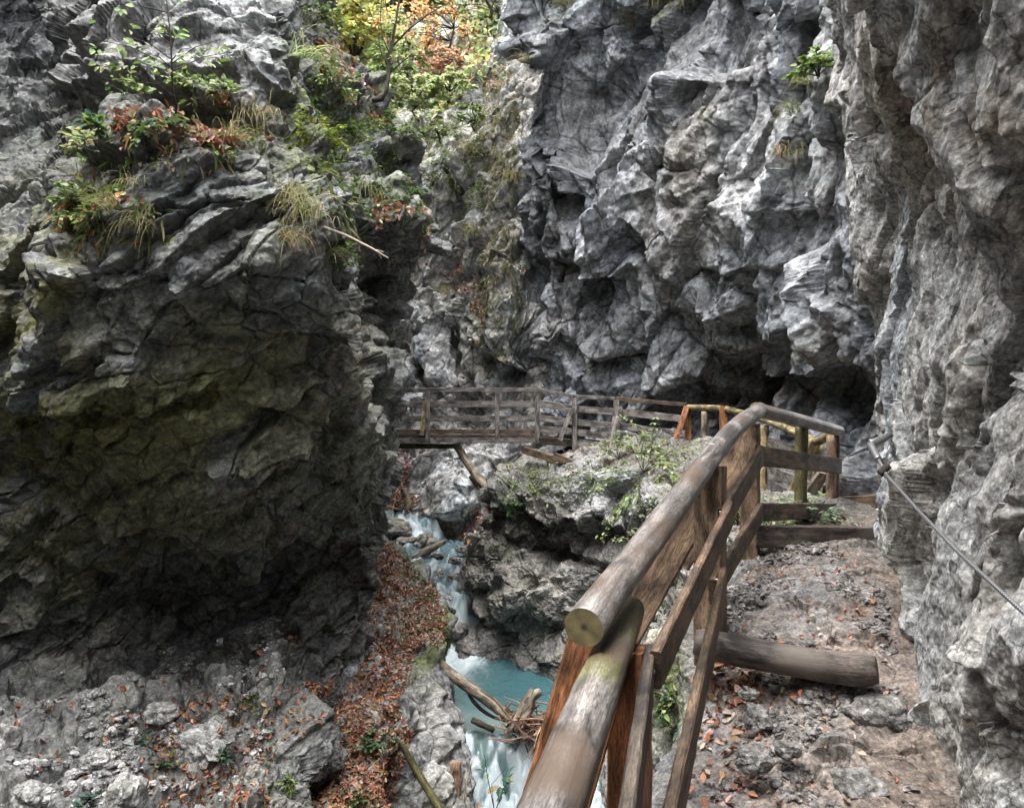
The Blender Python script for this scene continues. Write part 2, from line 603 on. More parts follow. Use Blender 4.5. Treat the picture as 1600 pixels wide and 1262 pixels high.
def wood_mat(name, dark, light, grain=1.0, rough=.7, streak=None, spec=.35):
    """wood read from the stored 'wc' coordinate: x runs along the grain"""
    m, nt, bs, out = new_mat(name)
    at = node(nt, 'ShaderNodeAttribute', attribute_name='wc')
    mp = nt.nodes.new('ShaderNodeMapping')
    mp.inputs['Scale'].default_value = (2.2 * grain, 38 * grain, 38 * grain)
    nt.links.new(at.outputs['Vector'], mp.inputs['Vector'])
    n1 = nt.nodes.new('ShaderNodeTexNoise')
    n1.inputs['Scale'].default_value = 1.0
    n1.inputs['Detail'].default_value = 7
    n1.inputs['Roughness'].default_value = .6
    n1.inputs['Distortion'].default_value = .8
    nt.links.new(mp.outputs[0], n1.inputs['Vector'])
    mp2 = nt.nodes.new('ShaderNodeMapping')
    mp2.inputs['Scale'].default_value = (3.0, 9, 9)
    nt.links.new(at.outputs['Vector'], mp2.inputs['Vector'])
    n2 = nt.nodes.new('ShaderNodeTexNoise')
    n2.inputs['Scale'].default_value = 1.0
    n2.inputs['Detail'].default_value = 5
    n2.inputs['Distortion'].default_value = 1.6
    nt.links.new(mp2.outputs[0], n2.inputs['Vector'])
    f = ramp(nt, n1.outputs['Fac'], [(.3, 0.0), (.7, 1.0)])
    c = mixrgb(nt, dark, light, f)
    g = ramp(nt, n2.outputs['Fac'], [(.36, .34), (.5, 1.0), (.66, 1.6)])
    c = mixrgb(nt, c, g, 1.0, 'MULTIPLY')
    mp3 = nt.nodes.new('ShaderNodeMapping')
    mp3.inputs['Scale'].default_value = (1.6, 30, 30)
    nt.links.new(at.outputs['Vector'], mp3.inputs['Vector'])
    n5 = nt.nodes.new('ShaderNodeTexNoise')
    n5.inputs['Scale'].default_value = 1.0
    n5.inputs['Detail'].default_value = 2
    nt.links.new(mp3.outputs[0], n5.inputs['Vector'])
    ck = ramp(nt, n5.outputs['Fac'], [(.485, 1.0), (.5, .3), (.515, 1.0)])
    c = mixrgb(nt, c, ck, .75, 'MULTIPLY')
    n6 = nt.nodes.new('ShaderNodeTexVoronoi')
    mp4 = nt.nodes.new('ShaderNodeMapping')
    mp4.inputs['Scale'].default_value = (3.5, 9, 9)
    nt.links.new(at.outputs['Vector'], mp4.inputs['Vector'])
    nt.links.new(mp4.outputs[0], n6.inputs['Vector'])
    n6.inputs['Scale'].default_value = 1.0
    c = mixrgb(nt, c, ramp(nt, n6.outputs['Distance'], [(.05, .25), (.14, 1.0)]), .8, 'MULTIPLY')
    ms = node(nt, 'ShaderNodeAttribute', attribute_name='moss')
    n4 = nt.nodes.new('ShaderNodeTexNoise')
    n4.inputs['Scale'].default_value = 28
    n4.inputs['Detail'].default_value = 5
    nt.links.new(at.outputs['Vector'], n4.inputs['Vector'])
    mm = nt.nodes.new('ShaderNodeMath'); mm.operation = 'MULTIPLY'
    nt.links.new(ms.outputs['Fac'], mm.inputs[0])
    nt.links.new(ramp(nt, n4.outputs['Fac'], [(.3, .35), (.6, 1.0)]), mm.inputs[1])
    c = mixrgb(nt, c, (.13, .135, .035), mm.outputs[0])
    mp7 = nt.nodes.new('ShaderNodeMapping')
    mp7.inputs['Scale'].default_value = (34, 190, 190)
    nt.links.new(at.outputs['Vector'], mp7.inputs['Vector'])
    n7 = nt.nodes.new('ShaderNodeTexNoise')
    n7.inputs['Scale'].default_value = 1.0
    n7.inputs['Detail'].default_value = 4
    n7.inputs['Roughness'].default_value = .7
    nt.links.new(mp7.outputs[0], n7.inputs['Vector'])
    c = mixrgb(nt, c, ramp(nt, n7.outputs['Fac'], [(.34, .42), (.5, 1.0), (.66, 1.6)]), 1.0, 'MULTIPLY')
    n8 = nt.nodes.new('ShaderNodeTexNoise')
    n8.inputs['Scale'].default_value = 5
    n8.inputs['Detail'].default_value = 6
    nt.links.new(at.outputs['Vector'], n8.inputs['Vector'])
    c = mixrgb(nt, c, ramp(nt, n8.outputs['Fac'], [(.36, .5), (.5, 1.0), (.66, 1.3)]), .8, 'MULTIPLY')
    if streak:
        n3 = nt.nodes.new('ShaderNodeTexNoise')
        n3.inputs['Scale'].default_value = 2.4
        n3.inputs['Detail'].default_value = 4
        nt.links.new(at.outputs['Vector'], n3.inputs['Vector'])
        sf = ramp(nt, n3.outputs['Fac'], [(.5, 0.0), (.62, .85)])
        c = mixrgb(nt, c, streak, sf)
    nt.links.new(c, bs.inputs['Base Color'])
    bs.inputs['Roughness'].default_value = rough
    bs.inputs['Specular IOR Level'].default_value = spec
    b = nt.nodes.new('ShaderNodeBump')
    b.inputs['Strength'].default_value = .7
    b.inputs['Distance'].default_value = .006
    nt.links.new(n1.outputs['Fac'], b.inputs['Height'])
    nt.links.new(b.outputs[0], bs.inputs['Normal'])
    return m


def ring_mat(name, a, b_):
    m, nt, bs, out = new_mat(name)
    at = node(nt, 'ShaderNodeAttribute', attribute_name='wc')
    mp = nt.nodes.new('ShaderNodeMapping')
    mp.inputs['Scale'].default_value = (0, 1, 1)
    nt.links.new(at.outputs['Vector'], mp.inputs['Vector'])
    w = nt.nodes.new('ShaderNodeTexWave')
    w.wave_type = 'RINGS'
    w.rings_direction = 'SPHERICAL'
    w.inputs['Scale'].default_value = 55
    w.inputs['Distortion'].default_value = 7
    w.inputs['Detail'].default_value = 3
    w.inputs['Detail Scale'].default_value = 12
    nt.links.new(mp.outputs[0], w.inputs['Vector'])
    n3 = nt.nodes.new('ShaderNodeTexNoise')
    n3.inputs['Scale'].default_value = 22
    nt.links.new(mp.outputs[0], n3.inputs['Vector'])
    ln = nt.nodes.new('ShaderNodeVectorMath'); ln.operation = 'LENGTH'
    nt.links.new(mp.outputs[0], ln.inputs[0])
    core = ramp(nt, ln.outputs['Value'], [(.004, .25), (.016, 1.0)])
    c = mixrgb(nt, a, b_, ramp(nt, w.outputs['Fac'], [(.1, .3), (.9, .75)]))
    c = mixrgb(nt, c, ramp(nt, n3.outputs['Fac'], [(.3, .6), (.7, 1.3)]), 1.0, 'MULTIPLY')
    c = mixrgb(nt, c, core, 1.0, 'MULTIPLY')
    nt.links.new(c, bs.inputs['Base Color'])
    bs.inputs['Roughness'].default_value = .8
    return m


M = {}
M['rock_back'] = rock_mat('limestone_back', 13, .85, (.42, .85), .03, .45)
M['rock'] = rock_mat('limestone', 24, .8, (.42, .85), .02, .45)
M['rock_far'] = rock_mat('limestone_far', 9, .9, (.5, .9), .05, .4)
M['rock_near'] = rock_mat('limestone_near', 48, .85, (.6, .95), .008, .3)
M['soil'] = rock_mat('trodden_soil', 70, .7, (.7, .95), .008, .25)
M['stone'] = rock_mat('loose_stone', 40, .5, (.55, .9), .01, .35)
M['leaf'] = leaf_mat('leaf', .5)
M['litter'] = leaf_mat('dead_leaf', .1, .6)
M['log'] = wood_mat('peeled_log', (.06, .052, .048), (.23, .21, .195), .7, .42, (.1, .07, .05), .45)
M['log_end'] = ring_mat('sawn_end', (.13, .11, .05), (.27, .22, .11))
M['board_brown'] = wood_mat('brown_board', (.045, .03, .019), (.12, .08, .05), 1, .65)
M['board_tan'] = wood_mat('tan_plank', (.1, .065, .04), (.21, .145, .095), 1, .7)
M['board_orange'] = wood_mat('orange_plank', (.16, .065, .028), (.31, .135, .06), 1, .6)
M['board_grey'] = wood_mat('grey_board', (.075, .066, .06), (.2, .18, .165), 1, .8)
M['board_dark'] = wood_mat('dark_board', (.022, .018, .014), (.07, .055, .042), 1, .7)
M['pole_yellow'] = wood_mat('yellow_pole', (.12, .09, .04), (.26, .21, .11), .8, .7)
M['pole_green'] = wood_mat('greenish_pole', (.055, .052, .02), (.14, .12, .05), .8, .7)
M['step_log'] = wood_mat('worn_log', (.028, .022, .018), (.095, .077, .065), .6, .7, (.12, .1, .085))
M['drift'] = wood_mat('driftwood', (.1, .08, .055), (.3, .25, .19), .8, .75)
M['drift_red'] = wood_mat('reddish_driftwood', (.14, .075, .045), (.34, .22, .15), .8, .75)
M['bark'] = wood_mat('bark', (.018, .015, .012), (.06, .05, .04), .7, .85)


def steel_mat():
    m, nt, bs, out = new_mat('steel_cable')
    at = node(nt, 'ShaderNodeAttribute', attribute_name='wc')
    w = nt.nodes.new('ShaderNodeTexWave')
    w.bands_direction = 'DIAGONAL'
    w.inputs['Scale'].default_value = 55
    nt.links.new(at.outputs['Vector'], w.inputs['Vector'])
    c = ramp(nt, w.outputs['Fac'], [(.2, (.1, .1, .105)), (.7, (.42, .42, .43))])
    nt.links.new(c, bs.inputs['Base Color'])
    bs.inputs['Metallic'].default_value = .7
    bs.inputs['Roughness'].default_value = .4
    return m


M['steel'] = steel_mat()


def water_mat():
    m, nt, bs, out = new_mat('stream_water')
    at = node(nt, 'ShaderNodeAttribute', attribute_name='Col')
    nt.links.new(at.outputs['Color'], bs.inputs['Base Color'])
    sp = nt.nodes.new('ShaderNodeSeparateColor')
    nt.links.new(at.outputs['Color'], sp.inputs[0])
    rr = nt.nodes.new('ShaderNodeMapRange')
    rr.inputs[1].default_value = .1; rr.inputs[2].default_value = .6
    rr.inputs[3].default_value = .07; rr.inputs[4].default_value = .7
    nt.links.new(sp.outputs[0], rr.inputs[0])
    nt.links.new(rr.outputs[0], bs.inputs['Roughness'])
    bs.inputs['IOR'].default_value = 1.33
    tc = node(nt, 'ShaderNodeTexCoord')
    n1 = nt.nodes.new('ShaderNodeTexNoise')
    n1.inputs['Scale'].default_value = 7
    n1.inputs['Detail'].default_value = 5
    nt.links.new(tc.outputs['Object'], n1.inputs['Vector'])
    b = nt.nodes.new('ShaderNodeBump')
    b.inputs['Strength'].default_value = .35
    b.inputs['Distance'].default_value = .04
    nt.links.new(n1.outputs['Fac'], b.inputs['Height'])
    nt.links.new(b.outputs[0], bs.inputs['Normal'])
    return m


M['water'] = water_mat()
# ------------------------------------------------------------------ rock masses
def ribs(*rows):
    return np.array([[P(*p) for p in r] for r in rows])


MOSS = (.035, .05, .012)
MOSS_B = (.09, .11, .015)
ALGAE_SHADE = (.098, .098, .028)  # olive algae, its tone also set for shade in the undercut
OCHRE = (.17, .12, .06)
WET_SHADE = (.055, .058, .062)  # wet rock; on the left cliff also painted recess shade
PALE = (.42, .41, .41)
BLUE = (.27, .272, .275)

# left cliff: overhanging bulge above a rubble ledge, stepping back to a mossy buttress on its right
def wrap(x, y, zs=(9, 5, 4, 3, 2.5, 2, 1.2, .4, -.5, -1.2, -2, -2.6, -3, -3.6, -6)):  # unseen ribs closing the gorge behind the camera, added to block low sky
    return [np.array([x, y, z]) for z in zs]


left = np.concatenate([np.array([wrap(7, -8), wrap(3, -9), wrap(-1, -9), wrap(-5, -6.5), wrap(-6.8, -1), wrap(-6.8, 3)]), ribs(
    [(-420, -420, 8.60), (-420, 0, 8.00), (-420, 100, 7.60), (-420, 190, 7.20), (-420, 235, 6.92), (-420, 330, 6.42), (-420, 450, 6.00), (-420, 600, 6.35), (-420, 760, 7.15), (-420, 880, 7.75), (-420, 1010, 7.85), (-420, 1120, 6.80), (-420, 1280, 5.20), (-420, 1520, 4.00), (-420, 1900, 3.90)],
    [(-150, -420, 8.80), (-150, 0, 8.30), (-150, 100, 8.00), (-150, 190, 7.60), (-150, 260, 7.32), (-150, 360, 6.82), (-150, 470, 6.60), (-150, 610, 6.95), (-150, 770, 7.65), (-150, 900, 8.15), (-150, 1050, 8.05), (-150, 1130, 7.10), (-150, 1280, 5.50), (-150, 1520, 4.30), (-150, 1900, 4.20)],
    [(0, -420, 9.20), (0, 0, 9.60), (0, 100, 9.20), (0, 200, 8.60), (0, 300, 7.82), (0, 380, 7.12), (0, 480, 6.90), (0, 620, 7.15), (0, 780, 7.85), (0, 920, 8.35), (0, 1075, 8.15), (0, 1140, 7.20), (0, 1270, 5.70), (0, 1500, 4.60), (0, 1900, 4.50)],
    [(120, -420, 9.40), (120, 0, 10.00), (122, 90, 9.40), (125, 180, 8.60), (120, 260, 7.62), (110, 330, 6.72), (110, 430, 6.40), (115, 600, 6.75), (120, 760, 7.65), (125, 920, 8.55), (125, 1035, 8.55), (130, 1110, 7.50), (130, 1265, 5.80), (130, 1490, 4.80), (130, 1900, 4.70)],
    [(170, -420, 9.10), (175, 0, 8.50), (180, 90, 7.70), (185, 175, 7.30), (185, 235, 6.62), (180, 330, 6.32), (190, 440, 6.15), (200, 590, 6.55), (205, 740, 7.45), (210, 890, 8.55), (210, 1015, 8.75), (210, 1100, 7.60), (210, 1262, 5.90), (210, 1480, 4.90), (210, 1900, 4.80)],
    [(260, -420, 8.60), (262, 0, 7.90), (265, 90, 7.25), (270, 180, 6.85), (270, 228, 6.27), (265, 320, 6.17), (265, 450, 6.10), (270, 580, 6.50), (275, 730, 7.35), (280, 870, 8.45), (285, 985, 8.85), (285, 1090, 7.70), (285, 1262, 6.00), (285, 1470, 5.00), (285, 1900, 4.90)],
    [(350, -420, 8.40), (352, 0, 7.70), (355, 95, 7.10), (358, 185, 6.85), (360, 240, 6.37), (355, 330, 6.27), (355, 450, 6.25), (360, 580, 6.60), (365, 730, 7.45), (370, 860, 8.55), (375, 960, 8.95), (370, 1080, 7.80), (365, 1262, 6.20), (360, 1450, 5.20), (360, 1900, 5.10)],
    [(405, -420, 8.30), (408, 0, 7.60), (420, 95, 7.30), (425, 190, 7.05), (440, 260, 6.72), (450, 340, 6.62), (450, 450, 6.50), (455, 590, 6.85), (465, 740, 7.65), (470, 850, 8.65), (470, 935, 9.05), (460, 1075, 8.10), (450, 1240, 6.70), (440, 1420, 5.80), (440, 1900, 5.70)],
    [(415, -420, 9.00), (420, 0, 8.60), (438, 95, 8.20), (452, 190, 7.90), (474, 262, 7.32), (492, 340, 7.12), (512, 450, 7.10), (540, 590, 7.45), (545, 740, 8.15), (545, 840, 8.95), (545, 920, 9.35), (515, 1060, 8.70), (480, 1180, 7.90), (470, 1400, 7.20), (470, 1900, 7.10)],
    [(440, -420, 11.0), (440, 0, 10.3), (456, 95, 9.9), (470, 190, 9.5), (497, 268, 9.0), (528, 350, 8.7), (562, 450, 8.3), (596, 590, 8.2), (592, 730, 8.6), (582, 830, 9.0), (580, 920, 9.3), (560, 1040, 9.4), (530, 1130, 9.3), (520, 1400, 9.2), (520, 1900, 9.2)],
    [(490, -420, 11.8), (486, 0, 10.9), (496, 95, 10.4), (525, 190, 10.0), (558, 270, 9.5), (598, 345, 9.1), (605, 440, 9.4), (612, 590, 9.1), (606, 720, 9.3), (592, 820, 9.6), (588, 910, 9.8), (578, 1020, 10.0), (560, 1120, 10.0), (560, 1400, 9.8), (560, 1900, 9.8)],
    [(509, -420, 13.0), (500, 0, 12.2), (510, 95, 11.5), (556, 180, 10.9), (598, 275, 10.4), (620, 360, 10.0), (610, 440, 10.2), (590, 590, 9.9), (606, 700, 10.0), (587, 790, 10.2), (572, 870, 10.4), (576, 960, 10.6), (574, 1050, 10.7), (574, 1400, 10.6), (574, 1900, 10.6)],
    [(505, -420, 15.0), (500, 0, 14.5), (505, 95, 14.2), (570, 180, 13.5), (610, 275, 13.0), (620, 360, 12.8), (612, 440, 12.8), (595, 590, 12.6), (580, 700, 12.6), (562, 790, 12.8), (548, 870, 13.0), (550, 960, 13.2), (550, 1050, 13.2), (550, 1400, 13.2), (550, 1900, 13.2)],
    [(330, -420, 24.0), (330, 0, 24), (330, 95, 24), (380, 180, 23), (400, 275, 23), (400, 360, 23), (400, 440, 23), (390, 590, 23), (380, 700, 23), (360, 790, 23), (350, 870, 23), (350, 960, 23), (350, 1050, 23), (350, 1400, 23), (350, 1900, 23)],
)])
left = np.concatenate([left[:, :1] + np.array([-.3, .3, 3.]), left], 1)  # unseen rim raised so light falls more from overhead
tilt = aniso((.75, .1, .55), (-.5, .2, .8), 1.7, .8, 1.1)
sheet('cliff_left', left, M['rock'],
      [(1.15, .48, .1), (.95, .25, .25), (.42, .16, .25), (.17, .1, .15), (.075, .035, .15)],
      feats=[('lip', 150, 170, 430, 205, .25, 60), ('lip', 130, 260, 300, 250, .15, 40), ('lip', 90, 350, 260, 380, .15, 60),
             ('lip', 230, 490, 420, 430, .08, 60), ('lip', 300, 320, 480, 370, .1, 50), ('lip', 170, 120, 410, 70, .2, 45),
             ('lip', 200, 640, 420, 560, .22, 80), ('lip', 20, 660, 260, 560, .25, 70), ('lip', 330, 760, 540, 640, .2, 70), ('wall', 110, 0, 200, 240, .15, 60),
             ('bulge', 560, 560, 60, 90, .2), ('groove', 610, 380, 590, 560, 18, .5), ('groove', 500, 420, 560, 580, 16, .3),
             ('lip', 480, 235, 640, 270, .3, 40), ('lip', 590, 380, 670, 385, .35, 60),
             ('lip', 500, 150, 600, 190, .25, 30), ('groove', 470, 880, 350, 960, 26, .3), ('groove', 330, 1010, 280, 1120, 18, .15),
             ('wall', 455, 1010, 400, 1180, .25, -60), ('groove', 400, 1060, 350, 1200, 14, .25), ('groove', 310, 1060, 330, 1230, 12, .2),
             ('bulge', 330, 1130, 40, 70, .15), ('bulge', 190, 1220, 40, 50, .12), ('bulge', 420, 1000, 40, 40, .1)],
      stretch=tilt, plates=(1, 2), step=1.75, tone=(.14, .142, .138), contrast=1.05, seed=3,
      stains=[(290, 110, 140, 90, (.34, .335, .325), .6), (400, 140, 35, 120, (.34, .335, .325), .5), (60, 480, 120, 280, ALGAE_SHADE, 1.0), (420, 520, 120, 120, ALGAE_SHADE, .6), (520, 640, 80, 120, (.11, .105, .06), .6), (230, 680, 260, 160, ALGAE_SHADE, .8),
              (120, 640, 160, 80, ALGAE_SHADE, .8), (330, 600, 120, 60, ALGAE_SHADE, .6), (200, 880, 300, 170, (.088, .086, .036), .8), (480, 760, 120, 200, (.1, .1, .075), .6), (50, 120, 90, 240, WET_SHADE, .9), (440, 110, 30, 160, WET_SHADE, .8), (300, 300, 140, 80, WET_SHADE, .75), (560, 480, 60, 120, WET_SHADE, .7), (250, 330, 120, 40, WET_SHADE, .6),  # algae and wet rock, with undercut and recess shade painted in
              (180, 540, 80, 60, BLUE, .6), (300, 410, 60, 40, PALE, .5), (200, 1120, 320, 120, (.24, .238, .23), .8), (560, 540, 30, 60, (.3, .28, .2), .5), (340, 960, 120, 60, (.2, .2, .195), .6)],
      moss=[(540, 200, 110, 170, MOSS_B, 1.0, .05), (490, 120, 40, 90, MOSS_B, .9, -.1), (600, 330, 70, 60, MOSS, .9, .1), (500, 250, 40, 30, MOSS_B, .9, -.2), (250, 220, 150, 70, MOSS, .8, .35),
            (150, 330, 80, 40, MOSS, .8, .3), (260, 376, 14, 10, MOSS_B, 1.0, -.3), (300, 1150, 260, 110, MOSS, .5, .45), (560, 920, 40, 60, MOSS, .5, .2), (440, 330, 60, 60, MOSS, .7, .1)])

# left bank of the stream: a leaf-covered shelf that breaks off to the water
bank = ribs(
    [(505, 815, 15.5), (560, 822, 15.2), (578, 828, 15), (590, 836, 14.9), (598, 870, 14.9), (600, 930, 14.9), (600, 1000, 14.9)],
    [(505, 820, 14), (575, 828, 13.6), (597, 838, 13.4), (613, 856, 13.3), (618, 905, 13.3), (622, 1000, 13.3), (622, 1150, 13.3)],
    [(500, 880, 12.4), (580, 872, 12.3), (622, 874, 12.1), (652, 898, 11.9), (658, 955, 11.9), (658, 1040, 11.9), (660, 1250, 11.9)],
    [(500, 950, 11.4), (585, 935, 11.3), (640, 925, 11.1), (684, 938, 10.8), (698, 982, 10.7), (690, 1040, 10.7), (690, 1300, 10.6)],
    [(490, 1040, 10.4), (580, 1010, 10.3), (640, 1003, 10.1), (676, 1012, 9.9), (692, 1050, 9.8), (703, 1130, 9.7), (722, 1350, 9.6)],
    [(450, 1100, 9.4), (545, 1075, 9.3), (605, 1060, 9.2), (648, 1066, 9.1), (682, 1100, 9.0), (712, 1175, 8.95), (735, 1400, 8.9)],
    [(420, 1170, 8.4), (515, 1135, 8.35), (585, 1125, 8.3), (622, 1140, 8.25), (655, 1190, 8.3), (720, 1235, 8.5), (745, 1420, 8.6)],
    [(400, 1250, 7.5), (480, 1230, 7.5), (560, 1225, 7.5), (600, 1240, 7.5), (618, 1290, 7.7), (690, 1330, 8.0), (720, 1500, 8.2)],
    [(330, 1380, 6.6), (450, 1350, 6.6), (540, 1350, 6.6), (580, 1370, 6.6), (600, 1450, 6.8), (650, 1550, 7.2), (680, 1700, 7.4)],
    [(100, 1700, 5.0), (300, 1650, 5.2), (450, 1650, 5.3), (520, 1680, 5.4), (560, 1800, 5.6), (600, 1900, 6), (640, 2100, 6.2)],
)
sheet('bank', bank, M['rock'], [(.8, .36, .1), (.4, .09, .3), (.28, .14, .15), (.12, .06, .15), (.06, .02, .1)],
      feats=[('groove', 606, 1130, 625, 1290, 12, .35), ('wall', 690, 960, 690, 1040, .12, -30), ('bulge', 690, 960, 20, 30, .12)],
      stretch=tilt, step=1.75, tone=(.2, .2, .195), seed=23,
      stains=[(670, 1130, 60, 120, (.3, .29, .27), .5)],
      moss=[(690, 960, 40, 60, MOSS_B, 1.0, -.1), (650, 880, 60, 40, MOSS_B, .9, .0), (665, 1020, 40, 50, MOSS_B, .9, -.1), (640, 900, 80, 100, MOSS, .5, .3), (560, 1250, 120, 30, MOSS_B, .8, .2), (610, 1140, 30, 40, MOSS, .7, 0)])

# ground: trail shelf on the right, its edge and the rock buttress dropping from it to the pool
W = lambda *p: [np.array(q, float) for q in p]
ground = np.array([
    W((3.5, -2.4, -1.62), (2.2, -1.9, -1.6), (1.2, -1.3, -1.58), (.3, -.8, -1.56), (-.9, -.2, -1.58), (-1.25, 0, -1.75), (-1.6, .2, -2.4), (-1.9, .4, -3.2), (-2.2, .7, -4.2), (-2.4, .9, -5.2), (-2.6, 1.0, -7)),
    W((3.2, .0, -1.56), (2.1, .3, -1.55), (1.4, .5, -1.54), (.6, .8, -1.53), (-.3, 1.15, -1.55), (-.5, 1.25, -1.75), (-.8, 1.4, -2.4), (-1.0, 1.6, -3.2), (-1.2, 1.8, -4.2), (-1.35, 1.9, -5.2), (-1.5, 2.0, -7)),
    W((3.0, 1.2, -1.5), (2.2, 1.6, -1.5), (1.5, 1.9, -1.5), (.8, 2.2, -1.5), (.22, 2.45, -1.53), (.02, 2.6, -1.75), (-.25, 2.75, -2.4), (-.4, 2.85, -3.2), (-.5, 2.9, -4), (-.6, 3.0, -5.2), (-.7, 3.1, -7)),
    W((3.3, 2.4, -1.33), (2.6, 2.75, -1.33), (1.95, 3.0, -1.33), (1.3, 3.3, -1.33), (.88, 3.55, -1.36), (.7, 3.7, -1.55), (.5, 3.85, -2.2), (.4, 3.95, -2.9), (.3, 4.1, -3.8), (.2, 4.25, -5.0), (.1, 4.4, -7)),
    W((3.5, 2.75, -1.12), (2.75, 3.1, -1.12), (2.1, 3.4, -1.12), (1.45, 3.7, -1.12), (1.05, 3.95, -1.15), (.88, 4.1, -1.35), (.7, 4.25, -2.0), (.6, 4.35, -2.8), (.5, 4.5, -3.7), (.4, 4.6, -5.0), (.3, 4.7, -7)),
    W((3.9, 3.9, -.83), (3.2, 4.25, -.83), (2.65, 4.5, -.83), (2.1, 4.8, -.83), (1.64, 5.1, -.86), (1.46, 5.25, -1.08), (1.28, 5.5, -1.8), (1.2, 5.65, -2.5), (1.1, 5.8, -3.3), (1.0, 6.0, -4.5), (.9, 6.2, -7)),
    W((4.6, 5.3, -.73), (3.8, 5.7, -.73), (3.2, 6.05, -.73), (2.55, 6.35, -.72), (1.9, 6.7, -.76), (1.65, 6.95, -.98), (1.5, 7.1, -1.7), (1.45, 7.2, -2.4), (1.35, 7.35, -3.4), (1.3, 7.45, -4.6), (1.2, 7.6, -7)),
    W((5.6, 7.0, -.8), (4.6, 7.5, -.8), (3.8, 8.0, -.8), (3.0, 8.5, -.82), (2.2, 8.9, -.86), (1.9, 9.05, -1.05), (1.78, 9.2, -1.6), (1.76, 9.3, -2.1), (1.7, 9.4, -3.2), (1.6, 9.5, -4.6), (1.5, 9.6, -7)),
    W((6.2, 9.5, -.6), (5.0, 10.1, -.6), (4.0, 10.6, -.6), (3.1, 10.9, -.62), (2.2, 11.0, -.66), (1.9, 11.0, -.88), (1.8, 11.05, -1.42), (1.86, 11.35, -1.66), (1.65, 11.5, -2.4), (1.35, 11.4, -3.6), (1.2, 11.4, -7)),
    W((5.8, 12.5, -.26), (4.6, 12.8, -.26), (3.4, 12.9, -.26), (2.4, 12.8, -.26), (1.5, 12.7, -.32), (1.05, 12.45, -.75), (.98, 12.4, -1.45), (1.08, 12.8, -1.7), (.75, 12.75, -2.5), (.42, 12.6, -3.6), (.3, 12.6, -7)),
    W((5.0, 15.0, -.2), (3.9, 14.9, -.2), (2.8, 14.6, -.2), (1.9, 14.2, -.22), (1.0, 13.7, -.32), (.5, 13.2, -.75), (.3, 12.95, -1.42), (.3, 13.2, -1.68), (.0, 13.05, -2.5), (-.1, 13.0, -3.6), (-.1, 13.1, -7)),
    W((4.0, 17.0, -.2), (3.0, 16.6, -.2), (2.1, 16.0, -.25), (1.2, 15.3, -.35), (.4, 14.5, -.6), (.0, 14.0, -.95), (-.32, 13.75, -1.3), (-.55, 13.75, -1.7), (-.76, 13.6, -2.6), (-.68, 13.5, -3.5), (-.6, 13.5, -7)),
    W((3.2, 18.5, -.3), (2.4, 18.0, -.3), (1.6, 17.4, -.5), (.8, 16.5, -.8), (.3, 15.8, -1.1), (.0, 15.3, -1.4), (-.3, 15.0, -1.6), (-.5, 14.9, -2.0), (-.72, 14.8, -2.7), (-.6, 14.7, -3.5), (-.5, 14.7, -7)),
    W((3.2, 20.5, -1.3), (2.4, 20.2, -1.3), (1.6, 20.0, -1.4), (.9, 19.6, -1.6), (.5, 19.2, -1.8), (.2, 19.0, -2.0), (.0, 18.8, -2.3), (-.1, 18.6, -2.7), (-.2, 18.5, -3.2), (-.2, 18.5, -4), (-.2, 18.5, -7)),
])
RX = np.array([-.9, .21, 1.66, 2.0, 1.9, 1.9, 1.3, .5]); RY = np.array([0, 2.15, 5.0, 7.0, 9, 11, 13, 14])


def trail_side(V):
    """metres from the rail line towards the wall (positive on the trail)"""
    return (V[:, 0] - np.interp(V[:, 1], RY, RX)) * .85


def gmask(V, px, py):
    return .5 + .7 * smoothstep(.1, -.5, trail_side(V)) * smoothstep(-.3, -.8, V[:, 2]) + .5 * smoothstep(6.2, 8, V[:, 1])


def gpath(V, wz):
    return smoothstep(-.12, .15, trail_side(V) + wz * .15) * (1 - .6 * smoothstep(.05, .4, perlin(V * 1.7, 9))) * (1 - .55 * smoothstep(6.3, 7.5, V[:, 1]))


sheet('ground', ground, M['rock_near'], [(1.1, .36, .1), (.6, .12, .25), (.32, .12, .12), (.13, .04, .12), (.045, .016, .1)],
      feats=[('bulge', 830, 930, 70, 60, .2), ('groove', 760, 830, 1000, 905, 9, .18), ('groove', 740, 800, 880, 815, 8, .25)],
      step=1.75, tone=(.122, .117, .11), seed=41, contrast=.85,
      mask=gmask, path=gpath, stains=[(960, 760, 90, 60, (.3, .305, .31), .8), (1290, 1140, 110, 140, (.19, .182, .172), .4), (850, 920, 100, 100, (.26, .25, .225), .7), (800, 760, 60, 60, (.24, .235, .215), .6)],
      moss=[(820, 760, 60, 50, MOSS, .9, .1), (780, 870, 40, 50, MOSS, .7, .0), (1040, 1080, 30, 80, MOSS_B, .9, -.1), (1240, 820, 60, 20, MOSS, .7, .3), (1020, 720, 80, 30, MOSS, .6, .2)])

# right-hand wall beside the trail, bulging into an overhang above head height
def rw(*p):
    return [np.array(q, float) for q in p]


